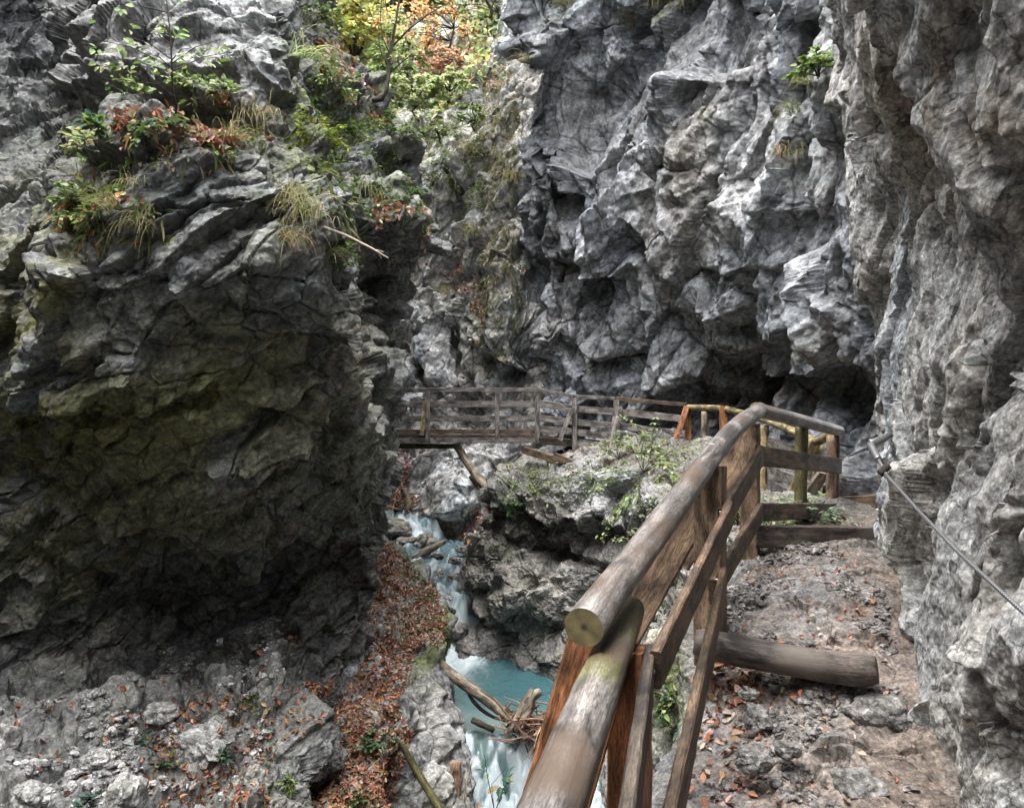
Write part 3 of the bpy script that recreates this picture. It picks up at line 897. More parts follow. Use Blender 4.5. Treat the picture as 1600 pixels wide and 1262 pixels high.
rwall = np.array([
    rw((3.4, -3.0, -3), (3.3, -3.0, -1.6), (3.3, -3.0, -.4), (3.3, -2.9, .2), (3.2, -2.8, .6), (2.8, -2.8, 1.0), (2.0, -2.8, 1.6), (1.2, -2.8, 2.6), (.4, -2.8, 4.5), (.2, -2.8, 7.5)),  # unseen upper rows lean over the camera to cut sky light
    rw((2.2, .2, -3), (2.1, .2, -1.55), (2.05, .2, -.6), (2.0, .2, .1), (2.0, .2, .5), (1.8, .1, .85), (1.4, 0, 1.5), (.9, 0, 2.6), (.4, 0, 4.5), (.3, 0, 7.5)),
    rw((1.95, 1.7, -3), (1.85, 1.75, -1.5), (1.78, 1.8, -.7), (1.74, 1.85, .0), (1.78, 1.9, .42), (1.65, 1.75, .75), (1.42, 1.7, 1.3), (1.1, 1.8, 2.4), (.75, 1.8, 4.2), (.6, 1.8, 7.5)),
    rw((1.85, 2.4, -3), (1.74, 2.5, -1.5), (1.68, 2.55, -.7), (1.68, 2.6, .0), (1.72, 2.62, .52), (1.58, 2.42, .86), (1.3, 2.3, 1.3), (1.05, 2.3, 2.4), (1.3, 2.4, 4.2), (1.4, 2.4, 7.5)),
    rw((1.95, 3.1, -3), (1.78, 3.15, -1.4), (1.78, 3.2, -.6), (1.84, 3.2, .1), (1.84, 3.2, .7), (1.74, 3.1, 1.1), (1.5, 2.95, 1.6), (1.28, 2.95, 2.6), (1.5, 3.0, 4.2), (1.6, 3, 7.5)),
    rw((2.3, 3.85, -3), (2.1, 3.9, -1.25), (2.08, 3.95, -.5), (2.09, 4.0, .3), (2.11, 4.0, 1.05), (2.02, 3.95, 1.5), (1.8, 3.85, 2.1), (1.55, 3.8, 3.0), (1.75, 3.8, 4.5), (1.8, 3.8, 7.5)),
    rw((2.62, 4.6, -3), (2.4, 4.65, -1.0), (2.4, 4.7, -.3), (2.4, 4.75, .5), (2.44, 4.85, 1.3), (2.38, 4.85, 1.9), (2.28, 4.8, 2.5), (2.15, 4.7, 3.3), (2.05, 4.6, 4.7), (2.1, 4.6, 7.5)),
    rw((2.92, 5.3, -3), (2.7, 5.35, -.8), (2.69, 5.4, -.1), (2.68, 5.45, .7), (2.66, 5.5, 1.6), (2.58, 5.5, 2.3), (2.5, 5.45, 3.0), (2.4, 5.4, 3.8), (2.3, 5.3, 5), (2.3, 5.3, 7.5)),
    rw((3.2, 5.8, -3), (2.95, 5.85, -.7), (2.93, 5.9, 0), (2.9, 5.95, .8), (2.86, 6.0, 1.7), (2.78, 6.0, 2.5), (2.68, 6.0, 3.3), (2.6, 5.9, 4.1), (2.5, 5.8, 5.2), (2.5, 5.8, 7.5)),
    rw((3.7, 6.3, -3), (3.5, 6.3, -.7), (3.45, 6.35, 0), (3.4, 6.4, .8), (3.3, 6.5, 1.7), (3.25, 6.5, 2.5), (3.2, 6.5, 3.3), (3.1, 6.4, 4.1), (3.0, 6.3, 5.2), (3, 6.3, 7.5)),
    rw((5.0, 7.0, -3), (4.8, 7.0, -.6), (4.7, 7.1, 0), (4.7, 7.2, .8), (4.6, 7.2, 1.7), (4.5, 7.2, 2.5), (4.5, 7.2, 3.3), (4.4, 7.2, 4.1), (4.3, 7, 5.2), (4.3, 7, 7.5)),
])
rwall[3:9, :, 0] += .05
slant = aniso((.1, -.42, .9), (0, .9, .42), 2.1, .75, .9)
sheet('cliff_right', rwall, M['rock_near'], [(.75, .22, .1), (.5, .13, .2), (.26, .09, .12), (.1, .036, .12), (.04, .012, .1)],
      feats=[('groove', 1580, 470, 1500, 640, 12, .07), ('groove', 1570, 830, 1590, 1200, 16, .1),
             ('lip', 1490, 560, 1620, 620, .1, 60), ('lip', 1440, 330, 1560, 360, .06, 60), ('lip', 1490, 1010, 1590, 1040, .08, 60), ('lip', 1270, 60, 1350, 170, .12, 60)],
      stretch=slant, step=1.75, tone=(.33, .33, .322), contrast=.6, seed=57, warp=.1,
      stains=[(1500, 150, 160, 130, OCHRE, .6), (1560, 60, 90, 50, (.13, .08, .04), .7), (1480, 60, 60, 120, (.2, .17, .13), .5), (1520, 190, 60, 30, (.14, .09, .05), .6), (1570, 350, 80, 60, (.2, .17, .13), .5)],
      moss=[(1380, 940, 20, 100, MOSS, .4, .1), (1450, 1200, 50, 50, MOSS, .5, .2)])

# high back cliff above the walkway
def col_(px, ds):
    ys = (-420, -60, 100, 220, 330, 420, 520, 600, 680, 790)
    return [(px, y, d) for y, d in zip(ys, ds)]


bcliff = ribs(
    [(x - 60, y, d + 8) for (x, y, d) in col_(930, (24, 24, 24, 24, 24, 24, 24, 24, 24, 24))],
    [(x + o, y, d) for (x, y, d), o in zip(col_(800, (15.6, 16.6, 17.2, 17.6, 18.0, 18.4, 18.8, 19.2, 19.2, 19.2)), (-15, 18, 45, 52, 54, 56, 58, 62, 70, 75))],
    col_(880, (14.6, 15.6, 16.2, 16.6, 16.6, 17.3, 17.5, 17.8, 17.9, 17.9)),
    col_(930, (13.8, 14.8, 15.4, 15.6, 15.6, 16.6, 16.7, 17.0, 17.2, 17.2)),
    col_(1000, (13.0, 14.0, 14.6, 14.8, 14.8, 15.6, 15.8, 16.2, 16.6, 16.6)),
    col_(1070, (12.0, 13.0, 13.6, 13.8, 13.8, 14.5, 14.8, 15.4, 15.8, 15.8)),
    col_(1140, (10.8, 11.8, 12.4, 12.6, 12.8, 13.2, 13.6, 14.4, 14.8, 14.8)),
    col_(1220, (9.6, 10.5, 11.0, 11.2, 11.4, 11.8, 12.2, 13.0, 13.2, 13.2)),
    col_(1300, (8.2, 9.0, 9.4, 9.6, 9.9, 10.2, 10.5, 11.0, 11.2, 11.2)),
    col_(1370, (7.0, 7.7, 8.2, 8.4, 8.6, 8.8, 9.0, 9.3, 9.4, 9.4)),
    col_(1460, (6.4, 7.0, 7.5, 7.7, 7.8, 8.0, 8.1, 8.3, 8.4, 8.4)),
)
slant2 = aniso((.42, -.1, .9), (.9, 0, -.42), 1.9, .85, 1.0)
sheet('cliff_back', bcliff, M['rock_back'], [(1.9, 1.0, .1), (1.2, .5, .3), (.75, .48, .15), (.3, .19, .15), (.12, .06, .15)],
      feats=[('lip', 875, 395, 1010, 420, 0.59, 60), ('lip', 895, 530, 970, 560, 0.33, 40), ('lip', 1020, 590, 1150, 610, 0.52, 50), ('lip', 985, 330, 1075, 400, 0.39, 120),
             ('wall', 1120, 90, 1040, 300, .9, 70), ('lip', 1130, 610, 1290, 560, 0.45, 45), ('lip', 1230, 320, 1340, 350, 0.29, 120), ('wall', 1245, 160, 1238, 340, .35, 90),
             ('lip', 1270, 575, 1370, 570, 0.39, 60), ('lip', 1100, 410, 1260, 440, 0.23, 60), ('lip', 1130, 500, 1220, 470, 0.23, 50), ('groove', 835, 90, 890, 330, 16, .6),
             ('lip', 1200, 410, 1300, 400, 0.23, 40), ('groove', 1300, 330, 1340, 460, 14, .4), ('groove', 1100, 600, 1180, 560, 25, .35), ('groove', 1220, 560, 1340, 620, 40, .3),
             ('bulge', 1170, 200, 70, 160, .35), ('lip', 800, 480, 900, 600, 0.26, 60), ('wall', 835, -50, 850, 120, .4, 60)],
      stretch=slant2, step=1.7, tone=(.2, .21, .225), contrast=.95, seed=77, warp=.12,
      stains=[(960, 200, 110, 190, (.31, .312, .314), .6), (1170, 220, 90, 200, (.33, .332, .333), .6), (840, 200, 22, 180, WET_SHADE, .85), (1000, 120, 30, 120, WET_SHADE, .5), (1070, 250, 45, 130, (.125, .105, .075), .85),
              (1090, 60, 80, 60, (.2, .2, .2), .5), (1110, 210, 25, 50, (.2, .2, .2), .3), (1100, 190, 14, 30, (.1, .1, .03), .8), (1220, 590, 140, 50, (.1, .085, .06), .8), (850, 330, 60, 80, WET_SHADE, .5),
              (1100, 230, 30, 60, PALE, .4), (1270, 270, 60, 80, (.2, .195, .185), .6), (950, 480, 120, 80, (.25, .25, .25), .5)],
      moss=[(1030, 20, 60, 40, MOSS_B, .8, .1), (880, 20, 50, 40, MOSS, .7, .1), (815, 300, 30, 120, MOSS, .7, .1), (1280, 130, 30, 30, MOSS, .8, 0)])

# far end of the gorge: broken rock rising to a wooded slope
fcol = lambda px, ds: [(px, y, d) for y, d in zip((1000, 900, 835, 760, 700, 600, 480, 360, 270, 200, 140, 60, -60, -300), ds)]
far = ribs(
    fcol(430, (19.5, 19.8, 20.2, 20.8, 21.2, 21.5, 22, 22.5, 23, 24, 25.5, 27, 28, 30)),
    fcol(560, (20, 20.2, 20.6, 21.2, 21.8, 22, 22.4, 23, 23.6, 25.5, 29, 33, 38, 44)),
    fcol(630, (20, 20.2, 20.8, 21.6, 22.2, 22.4, 22.8, 23.5, 24.2, 26, 30, 35, 40, 46)),
    fcol(680, (19.6, 19.8, 20.0, 20.4, 20.8, 21.8, 23, 24, 24.6, 26.2, 29.5, 34, 39, 45)),
    fcol(725, (19.4, 19.5, 19.6, 20, 20.4, 21.6, 23.3, 24, 24.3, 25.4, 27.5, 31, 35, 41)),
    fcol(770, (19.4, 19.5, 19.6, 19.8, 20, 20.2, 20.6, 21.4, 22.2, 23.2, 25, 28, 30, 34)),
    fcol(830, (19.6, 19.6, 19.8, 19.9, 20, 19.8, 19.9, 20.4, 21, 21.6, 22.5, 24, 25, 26)),
    fcol(960, (19.6, 19.6, 19.8, 19.9, 20, 19.8, 19.9, 20.4, 21, 21.6, 22.5, 24, 25, 26)),
)
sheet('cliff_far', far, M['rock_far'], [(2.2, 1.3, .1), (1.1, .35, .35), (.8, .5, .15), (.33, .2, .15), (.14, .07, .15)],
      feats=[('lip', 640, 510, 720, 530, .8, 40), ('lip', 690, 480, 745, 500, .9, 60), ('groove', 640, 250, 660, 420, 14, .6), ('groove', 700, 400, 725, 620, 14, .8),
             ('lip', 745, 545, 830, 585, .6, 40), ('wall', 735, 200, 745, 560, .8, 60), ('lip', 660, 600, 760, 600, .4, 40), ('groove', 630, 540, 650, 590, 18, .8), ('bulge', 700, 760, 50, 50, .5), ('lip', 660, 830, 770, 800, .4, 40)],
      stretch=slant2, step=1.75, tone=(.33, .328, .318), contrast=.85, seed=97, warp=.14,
      stains=[(690, 560, 30, 60, (.36, .36, .38), .7), (690, 730, 60, 50, (.33, .33, .34), .7), (805, 400, 20, 120, (.34, .34, .36), .6), (700, 460, 30, 40, WET_SHADE, .5), (705, 540, 25, 60, (.2, .22, .25), .4)],
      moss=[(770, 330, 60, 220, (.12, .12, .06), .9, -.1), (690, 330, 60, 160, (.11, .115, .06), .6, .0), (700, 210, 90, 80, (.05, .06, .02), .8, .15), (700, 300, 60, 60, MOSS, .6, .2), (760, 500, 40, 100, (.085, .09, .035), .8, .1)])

# stream: fall, rapids, pool and the lower fall
def wrow(xl, xr, d, z, n=5, zl=0, zr=0):
    return [np.array([xl + (xr - xl) * k / (n - 1), d, z + zl * (1 - k / (n - 1)) + zr * k / (n - 1)]) for k in range(n)]


wrows = [wrow(-5.5, -2.6, 22, -1.95), wrow(-5.2, -2.6, 20.4, -2.0), wrow(-5.0, -2.2, 19.7, -2.12), wrow(-4.8, -1.7, 19.2, -2.66), wrow(-4.5, -.9, 18.4, -2.74), wrow(-4.0, -.5, 17.4, -2.84),
         wrow(-3.6, -.3, 16.4, -3.04), wrow(-3.2, -.3, 15.7, -3.3), wrow(-2.8, -.2, 15.1, -3.5), wrow(-2.5, -.1, 14.6, -3.94), wrow(-2.4, .6, 14.0, -3.98),
         wrow(-2.4, 1.8, 13, -4), wrow(-2.4, 2.0, 11.6, -4), wrow(-2.2, 2.0, 10.4, -4), wrow(-2.0, 1.6, 9.85, -4.02), wrow(-1.9, 1.5, 9.6, -4.25), wrow(-1.8, 1.4, 9.3, -4.9), wrow(-1.7, 1.3, 8.9, -5.4), wrow(-1.6, 1.0, 8.0, -5.8), wrow(-1.6, .8, 6.5, -6.2)]
SV = loft(np.array(wrows), 2.2)
shp = SV.shape[:2]
fl = SV.reshape(-1, 3)
X, Y = proj(fl)
slope = np.abs(np.gradient(SV[..., 2], axis=0)) / (np.linalg.norm(np.gradient(SV, axis=0), axis=2) + 1e-9)
slope = blur(blur(slope[..., None], 8), 8)[..., 0].ravel()
flow = fl * np.array([3.2, .55, 1.2]) + np.stack([fbm(fl * .8, 2, 5)] * 3, 1) * .8
n1 = fbm(flow, 4, 201)
n2 = fbm(fl * np.array([7., 2.2, 3]), 4, 203)
pool = ((fl[:, 1] < 14.3) & (fl[:, 1] > 9.9))
inflow = np.exp(-((fl[:, 0] + 1.05) / .7) ** 2 - ((fl[:, 1] - 13.3) / 1.5) ** 2)
foam = np.where(pool, inflow * 1.2 + n1 * (.2 + .45 * inflow) - .2, .02 + slope * 1.1 + n1 * .9)
foam = foam + np.where(fl[:, 1] < 9.95, .02 + n2 * .8, 0) + n2 * .18
foam = smoothstep(.12, .95, foam)
lip = np.exp(-((fl[:, 1] - 10.1) / .6) ** 2)
shallow = np.clip(lip * .8 + np.exp(-((fl[:, 0] + 1.1) / .7) ** 2) * .4, 0, 1)[:, None]
deep = np.array([.04, .1, .112])[None] * (1 - shallow) + np.array([.16, .215, .205])[None] * shallow
deep = np.where((fl[:, 1] > 14.5)[:, None], np.array([.10, .16, .175])[None], deep)
wc_ = deep * (1 - foam[:, None]) + np.array([.5, .57, .6])[None] * foam[:, None]
amp = np.where(pool, .012 + .05 * inflow, .05 + .06 * slope)
fl = fl.copy()
fl[:, 2] += n1 * amp * 1.4 + n2 * amp * .8
fl[:, 1] -= np.where(fl[:, 1] < 9.9, n1 * .08, 0)
ix = np.arange(shp[0] * shp[1]).reshape(shp)
q_ = np.stack([ix[:-1, :-1], ix[:-1, 1:], ix[1:, 1:], ix[1:, :-1]], -1).reshape(-1, 4)
nz_ = grid_normals(fl.reshape(*shp, 3))
if nz_[..., 2].mean() > 0:
    q_ = q_[:, ::-1]
tag(mesh_from('stream', fl, q_, 4, M['water'], wc_, True), kind='structure')
SHEETS['stream'] = (fl.astype(np.float32), np.tile(np.array([0, 0, 1], np.float32), (len(fl), 1)), X.astype(np.float32), Y.astype(np.float32))

# bed of the gorge, under the water and reaching on to both sides
bed = np.array([wrow(-9, 6, d, z, 7) for d, z in ((40, -2.2), (24, -2.4), (20.2, -2.5), (19, -3.3), (16, -3.7), (14.6, -4.4), (12, -5.0), (9.9, -4.7), (9.2, -6.0), (7, -6.8), (4, -7.0), (0, -7.0), (-6, -7))])
sheet('streambed', bed, M['rock'], [(.8, .12, .3), (.35, .07, .3)], step=5, tone=(.2, .19, .18), seed=120)
import bmesh
# ------------------------------------------------------------------ timber, cable, boulders
prng = random.Random(5)


def unit(v):
    v = np.asarray(v, float)
    return v / (np.linalg.norm(v) + 1e-12)


def wmesh(name, V, faces, wc, mats, midx, parent=None, base=None, smooth=True):
    V = np.asarray(V, float)
    org = np.array(parent.location) if parent is not None and base is None else (np.asarray(base, float) if base is not None else V.mean(0))
    me = bpy.data.meshes.new(name)
    me.from_pydata([tuple(v) for v in (V - org)], [], [tuple(f) for f in faces])
    a = me.attributes.new('wc', 'FLOAT_VECTOR', 'POINT')
    a.data.foreach_set('vector', np.asarray(wc, np.float32).ravel())
    for m in mats:
        me.materials.append(m)
    me.polygons.foreach_set('material_index', np.asarray(midx, np.int32))
    me.polygons.foreach_set('use_smooth', np.asarray([smooth and len(f) == 4 for f in faces], bool))
    me.update()
    o = bpy.data.objects.new(name, me)
    COL.objects.link(o)
    if parent is not None:
        o.parent = parent
    else:
        o.location = org
    return o


def log(name, pts, rad, mat, end=None, parent=None, n=18, seg=.05, bump=.04, squash=1.0, taper=None, moss=None, endround=.0):
    pts = np.asarray(pts, float)
    rad = np.full(len(pts), rad) if np.isscalar(rad) else np.asarray(rad, float)
    L = np.concatenate([[0], np.cumsum(np.linalg.norm(np.diff(pts, axis=0), axis=1))])
    ns = max(4, int(L[-1] / seg))
    t = np.linspace(0, len(pts) - 1, ns + 1)
    B = basis(len(pts), t) if len(pts) > 2 else np.stack([1 - t, t], 1)
    C = B @ pts
    r = np.interp(t, np.arange(len(pts)), rad)
    s = np.concatenate([[0], np.cumsum(np.linalg.norm(np.diff(C, axis=0), axis=1))])
    T = np.gradient(C, axis=0)
    T /= np.linalg.norm(T, axis=1, keepdims=True)
    up = np.array([0, 0, 1.]) if abs(T[0, 2]) < .9 else np.array([0, 1., 0])
    A1 = np.cross(T, up); A1 /= np.linalg.norm(A1, axis=1, keepdims=True)
    A2 = np.cross(A1, T)
    th = np.linspace(0, 2 * np.pi, n, endpoint=False)
    off = prng.random() * 50
    rr = r[:, None] * np.ones(n)
    if endround:
        e = np.minimum(s, s[-1] - s)
        rr *= np.sqrt(np.clip(1 - (1 - np.clip(e / (r * endround), 0, 1)) ** 2 * .35, 0, 1))[:, None]
    q = np.stack([np.repeat(s[:, None], n, 1) * 3, np.cos(th)[None] * 1.3 + 0 * s[:, None], np.sin(th)[None] * 1.3 + 0 * s[:, None]], 2).reshape(-1, 3) + off
    rr = rr * (1 + bump * (fbm(q, 3, 7) * 1.4 + .5 * fbm(q * 4, 2, 9)).reshape(rr.shape))
    V = C[:, None] + rr[..., None] * (np.cos(th)[None, :, None] * A1[:, None] + squash * np.sin(th)[None, :, None] * A2[:, None])
    wc = np.stack([np.repeat(s[:, None], n, 1) + off, rr * np.cos(th), rr * np.sin(th)], 2)
    V = V.reshape(-1, 3); wc = wc.reshape(-1, 3)
    faces = []
    for i in range(ns):
        for j in range(n):
            k = (j + 1) % n
            faces.append((i * n + j, i * n + k, (i + 1) * n + k, (i + 1) * n + j))
    mi = [0] * len(faces)
    c0, c1 = len(V), len(V) + 1
    V = np.vstack([V, C[0], C[-1]])
    wc = np.vstack([wc, [off, 0, 0], [off + s[-1], 0, 0]])
    for j in range(n):
        k = (j + 1) % n
        faces.append((c0, k, j)); faces.append((c1, ns * n + j, ns * n + k))
    e = 1 if end is not None else 0
    mi += [e] * (2 * n)
    o = wmesh(name, V, faces, wc, [mat] + ([end] if end is not None else []), mi, parent, None if parent is not None else C[0])
    if moss is not None:
        w = 0
        for (mp_, mr) in moss:
            w = w + np.exp(-(np.linalg.norm(V - np.asarray(mp_), axis=1) / mr) ** 2)
        a = o.data.attributes.new('moss', 'FLOAT', 'POINT')
        a.data.foreach_set('value', np.clip(w * 1.3, 0, 1).astype(np.float32))
    return o


def board(name, p0, p1, h, t, mat, parent=None, up=None, wear=.004, seg=.08, h1=None, base=None):
    p0 = np.asarray(p0, float); p1 = np.asarray(p1, float)
    X = unit(p1 - p0)
    if up is None:
        up = np.array([0, 0, 1.])
    side = unit(np.cross(X, up))
    upv = unit(np.cross(side, X))
    L = np.linalg.norm(p1 - p0)
    ns = max(2, int(L / seg))
    c = min(.006, t * .2)
    prof = [(-.5, -.5, 1, 0), (.5, -.5, -1, 0), (.5, -.5, 0, 1), (.5, .5, 0, -1), (.5, .5, -1, 0), (-.5, .5, 1, 0), (-.5, .5, 0, -1), (-.5, -.5, 0, 1)]
    V, wc = [], []
    off = prng.random() * 40
    for i in range(ns + 1):
        f = i / ns
        hh = h + (h1 - h) * f if h1 is not None else h
        for (a, b, ca, cb) in prof:
            y = a * t + ca * c; z = b * hh + cb * c
            V.append(p0 + X * L * f + side * y + upv * z); wc.append((L * f + off, y + off * .3, z))
    V = np.array(V)
    d = np.stack([fbm(V * 9 + off, 2, 3), fbm(V * 9 + off + 9, 2, 4), fbm(V * 9 + off + 20, 2, 5)], 1) * wear
    V = V + d
    faces = []
    for i in range(ns):
        for j in range(8):
            k = (j + 1) % 8
            faces.append((i * 8 + j, i * 8 + k, (i + 1) * 8 + k, (i + 1) * 8 + j))
    faces.append(tuple(range(7, -1, -1)))
    faces.append(tuple(ns * 8 + j for j in range(8)))
    return wmesh(name, V, faces, wc, [mat], [0] * len(faces), parent, base if parent is None else None, smooth=False)


# the near hand rail
rail = empty('railing', (.45, 2.6, -1.5), 'timber hand rail with thick peeled log tops and brown boards beside the trail', 'railing')
log('handrail', [P(912, 980, 2.15), P(1010, 850, 2.82), P(1120, 701, 3.96)], [.0595, .0595, .056], M['log'], M['log_end'], rail, n=28, seg=.03, bump=.03)
log('handrail', [P(1113, 710, 3.86), P(1150, 668, 4.4), P(1187, 640, 5.05)], [.0545, .055, .052], M['log'], M['log_end'], rail, n=28, seg=.03, bump=.03)
log('handrail', [(-.55, -.45, -.80), (-.2, .5, -.79), P(862, 1262, 1.5), P(930, 1085, 2.02), P(986, 948, 2.75)], [.066, .066, .066, .064, .055], M['log'], M['log_end'], rail, n=28, seg=.03, bump=.03, endround=1.0, moss=[(P(928, 1040, 2.1), .09), (P(975, 960, 2.5), .2)])
log('handrail', [P(1181, 640, 4.97), P(1250, 657, 5.7), P(1311, 673, 6.55)], [.05, .05, .046], M['log'], M['log_end'], rail, n=20, seg=.04, bump=.025)
ru = unit((1.44, 2.85, 0))          # direction of the rail, and the side facing the trail
rs = np.array([ru[1], -ru[0], 0])
post_top = [(P(984, 1012, 2.46), .125, 'board_orange', -1.75), (P(1110, 722, 3.82) + np.array([0, 0, -.02]), .15, 'board_tan', -1.6), (P(1172, 662, 5.05), .125, 'board_tan', -1.3)]
for p, w, m, zb in post_top:
    board('post', p, (p[0], p[1], zb), w, w * .95, M[m], rail, up=ru)
for p, w, m, zb in post_top:          # braces run from each post outwards and down
    o = -rs
    a = p + ru * (w * .5 + .03) + o * .03 - np.array([0, 0, .06])
    k = .42 if m == 'board_orange' else .5
    if m == 'board_orange':
        board('brace', P(940, 1003, 2.36), P(752, 1660, 2.3), .215, .045, M[m], rail, up=(-1, .1, 0))
        continue
    b = a + o * k + np.array([0, 0, -1.25 if m == 'board_orange' else -.95])
    board('brace', a, b, .2 if m != 'board_orange' else .21, .045, M[m], rail, up=o)
for a, b, mt, zt in ((P(1189, 711, 4.95), P(1127, 815, 3.7), 'board_brown', .135), (P(1130, 800, 3.78) + rs * .034, P(1010, 1045, 2.35) + rs * .03, 'board_brown', .13), (P(1016, 1036, 2.42), P(985, 1262, 1.62), 'board_dark', .13),
                     (P(1188, 800, 4.95), P(1113, 925, 3.65), 'board_brown', .13), (P(1120, 903, 3.76) + rs * .034, P(1036, 1262, 1.98) + rs * .03, 'board_brown', .13), (P(1112, 1003, 3.1), P(1052, 1262, 2.08), 'board_brown', .12)):
    a = np.array(a); b = np.array(b)
    if b[1] < 2.2:
        b = b + unit(b - a) * 1.1
    board('rail_board', a, b, zt, .034, M[mt], rail, wear=.003)
board('rail_board', P(1184, 712, 4.93), P(1312, 728, 6.5), .135, .034, M['board_brown'], rail)
board('rail_board', P(1184, 800, 4.93), P(1312, 797, 6.5), .125, .034, M['board_brown'], rail)
log('post', [P(1253, 664, 5.86), P(1251, 760, 5.86), P(1249, 842, 5.86)], .05, M['pole_green'], M['log_end'], rail, n=14)
log('post', [P(1302, 680, 6.6), P(1301, 760, 6.6), P(1300, 825, 6.6)], .055, M['board_tan'], M['log_end'], rail, n=14)

for px, py, d in ((1181, 705, 4.88), (1181, 728, 4.88), (1181, 792, 4.88), (1120, 800, 3.66), (1122, 822, 3.66), (1113, 905, 3.62), (1009, 1047, 2.3), (1300, 720, 6.42), (1301, 735, 6.42), (1300, 792, 6.42), (1250, 722, 5.72), (1249, 798, 5.72)):
    c = P(px, py, d)
    log('bolt', [c + rs * .012, c + rs * .028], .008, M['steel'], None, rail, n=8, bump=0, seg=.01)

# steps of the trail
tag(log('step_log', [P(1085, 1002, 3.62), P(1150, 1016, 3.56), P(1250, 1034, 3.45), P(1330, 1045, 3.38), P(1371, 1046, 3.33)], [.07, .074, .073, .078, .072], M['step_log'], M['step_log'], None, n=26, seg=.025, bump=.06, endround=.8),
    'thick worn round log lying across the trail as a step', 'step', 'wooden steps of the trail')
tag(board('step_plank', P(1178, 838, 5.0), P(1360, 839, 5.1), .15, .08, M['step_log'], None, base=P(1268, 850, 5.1)),
    'long squared timber edging the step just behind the round log step', 'step', 'wooden steps of the trail')
tag(board('step_plank', P(1306, 789, 6.7), P(1372, 786, 6.4), .15, .08, M['board_brown'], None, base=P(1335, 800, 6.8)),
    'short squared timber step beyond the end post of the near railing', 'step', 'wooden steps of the trail')

# foot bridge at the narrow gap
br = empty('footbridge', P(735, 690, 15), 'weathered grey plank footbridge with board railing spanning the gap below the dark left cliff', 'footbridge')


def bp(px, z, d):
    return np.array([(px - CX) / F * d, d, z])


board('deck', bp(585, -.02, 15.65), bp(846, -.02, 15.65), 1.3, .075, M['board_dark'], br, up=(0, 1, 0))
for k in range(34):
    pass
board('beam', bp(585, -.105, 14.97), bp(838, -.105, 14.97), .1, .07, M['board_grey'], br)
board('beam', bp(585, -.235, 16.1), bp(712, -.235, 16.1), .11, .09, M['pole_green'], br)
board('handrail', bp(585, .92, 15), bp(842, .925, 15), .085, .09, M['board_grey'], br)
board('rail_board', bp(585, .635, 15.03), bp(842, .635, 15.03), .125, .035, M['board_grey'], br)
board('rail_board', bp(585, .34, 15.03), bp(842, .345, 15.03), .115, .035, M['board_grey'], br)
board('kick_board', bp(585, .075, 15.02), bp(842, .075, 15.02), .095, .035, M['board_brown'], br)
for px in (668, 777, 840):
    board('post', bp(px, .88, 14.94), bp(px + (-1 if px > 800 else 0), -.16, 14.94), .095, .07, M['board_grey'], br, up=(1, 0, 0))
board('brace', bp(664.5, .7, 14.87), bp(659, .0, 14.78), .085, .05, M['pole_yellow'], br, up=(1, 0, 0))
log('strut', [P(714, 697, 15.2), P(740, 737, 14.9), P(771, 776, 14.35)], .085, M['drift'], None, br, n=10)
log('strut', [P(735, 745, 16.2), P(752, 768, 15.6), P(764, 783, 14.9)], .04, M['drift'], None, br, n=8)

# board railing carried on along the rock shelf
wr = empty('walkway_railing', P(960, 700, 14), 'weathered grey board railing with slanted braces along the shelf between bridge and pole railing', 'railing')
wp = [(841, 14.95), (898, 14.55), (963, 14.1), (1075, 13.2)]
ztop = [.925, .765, .70, .545]
zdeck = [-.03, -.08, -.17, -.33]
for (a, b) in ((0, 1), (1, 2), (2, 3)):
    for f, hh, m in ((1.0, .07, 'board_grey' if a < 2 else 'board_brown'), (.71, .13, 'board_grey'), (.40, .12, 'board_grey'), (.17, .13, 'board_grey')):
        za = zdeck[a] + (ztop[a] - zdeck[a]) * f; zb = zdeck[b] + (ztop[b] - zdeck[b]) * f
        if f == .17 and a == 2:
            continue
        board('handrail' if f == 1.0 else 'rail_board', bp(wp[a][0] + 1.0, za, wp[a][1] - .02), bp(wp[b][0] - 1.0, zb, wp[b][1] - .02), hh, .08 if f == 1.0 else .035, M[m], wr)
    if a < 2:
        board('beam', bp(wp[a][0] + 2, zdeck[a] - .07, wp[a][1] - .05), bp(wp[b][0] - 2, zdeck[b] - .07, wp[b][1] - .05), .15, .07, M['board_dark' if a == 0 else 'board_grey'], wr)
        board('deck', bp(wp[a][0] + 2, zdeck[a] + .0, wp[a][1] + .62), bp(wp[b][0] - 2, zdeck[b] + .0, wp[b][1] + .62), 1.1, .06, M['board_dark'], wr, up=(0, 1, 0))
for k, m in ((1, 'board_grey'), (2, 'board_grey'), (3, 'board_orange')):
    board('post', bp(wp[k][0], ztop[k] - .03, wp[k][1] - .08), bp(wp[k][0], zdeck[k] - .22, wp[k][1] - .08), .1, .08, M[m], wr, up=(1, 0, 0))
board('brace', bp(894, .52, 14.38), bp(875, -.1, 14.2), .085, .05, M['board_grey'], wr, up=(1, 0, 0))
board('brace', bp(966, .55, 13.95), bp(957, -.32, 13.75), .16, .05, M['board_grey'], wr, up=(1, 0, 0))
board('brace', bp(1073, .50, 13.02), bp(1050, -.27, 12.8), .1, .05, M['board_orange'], wr, up=(1, 0, 0))

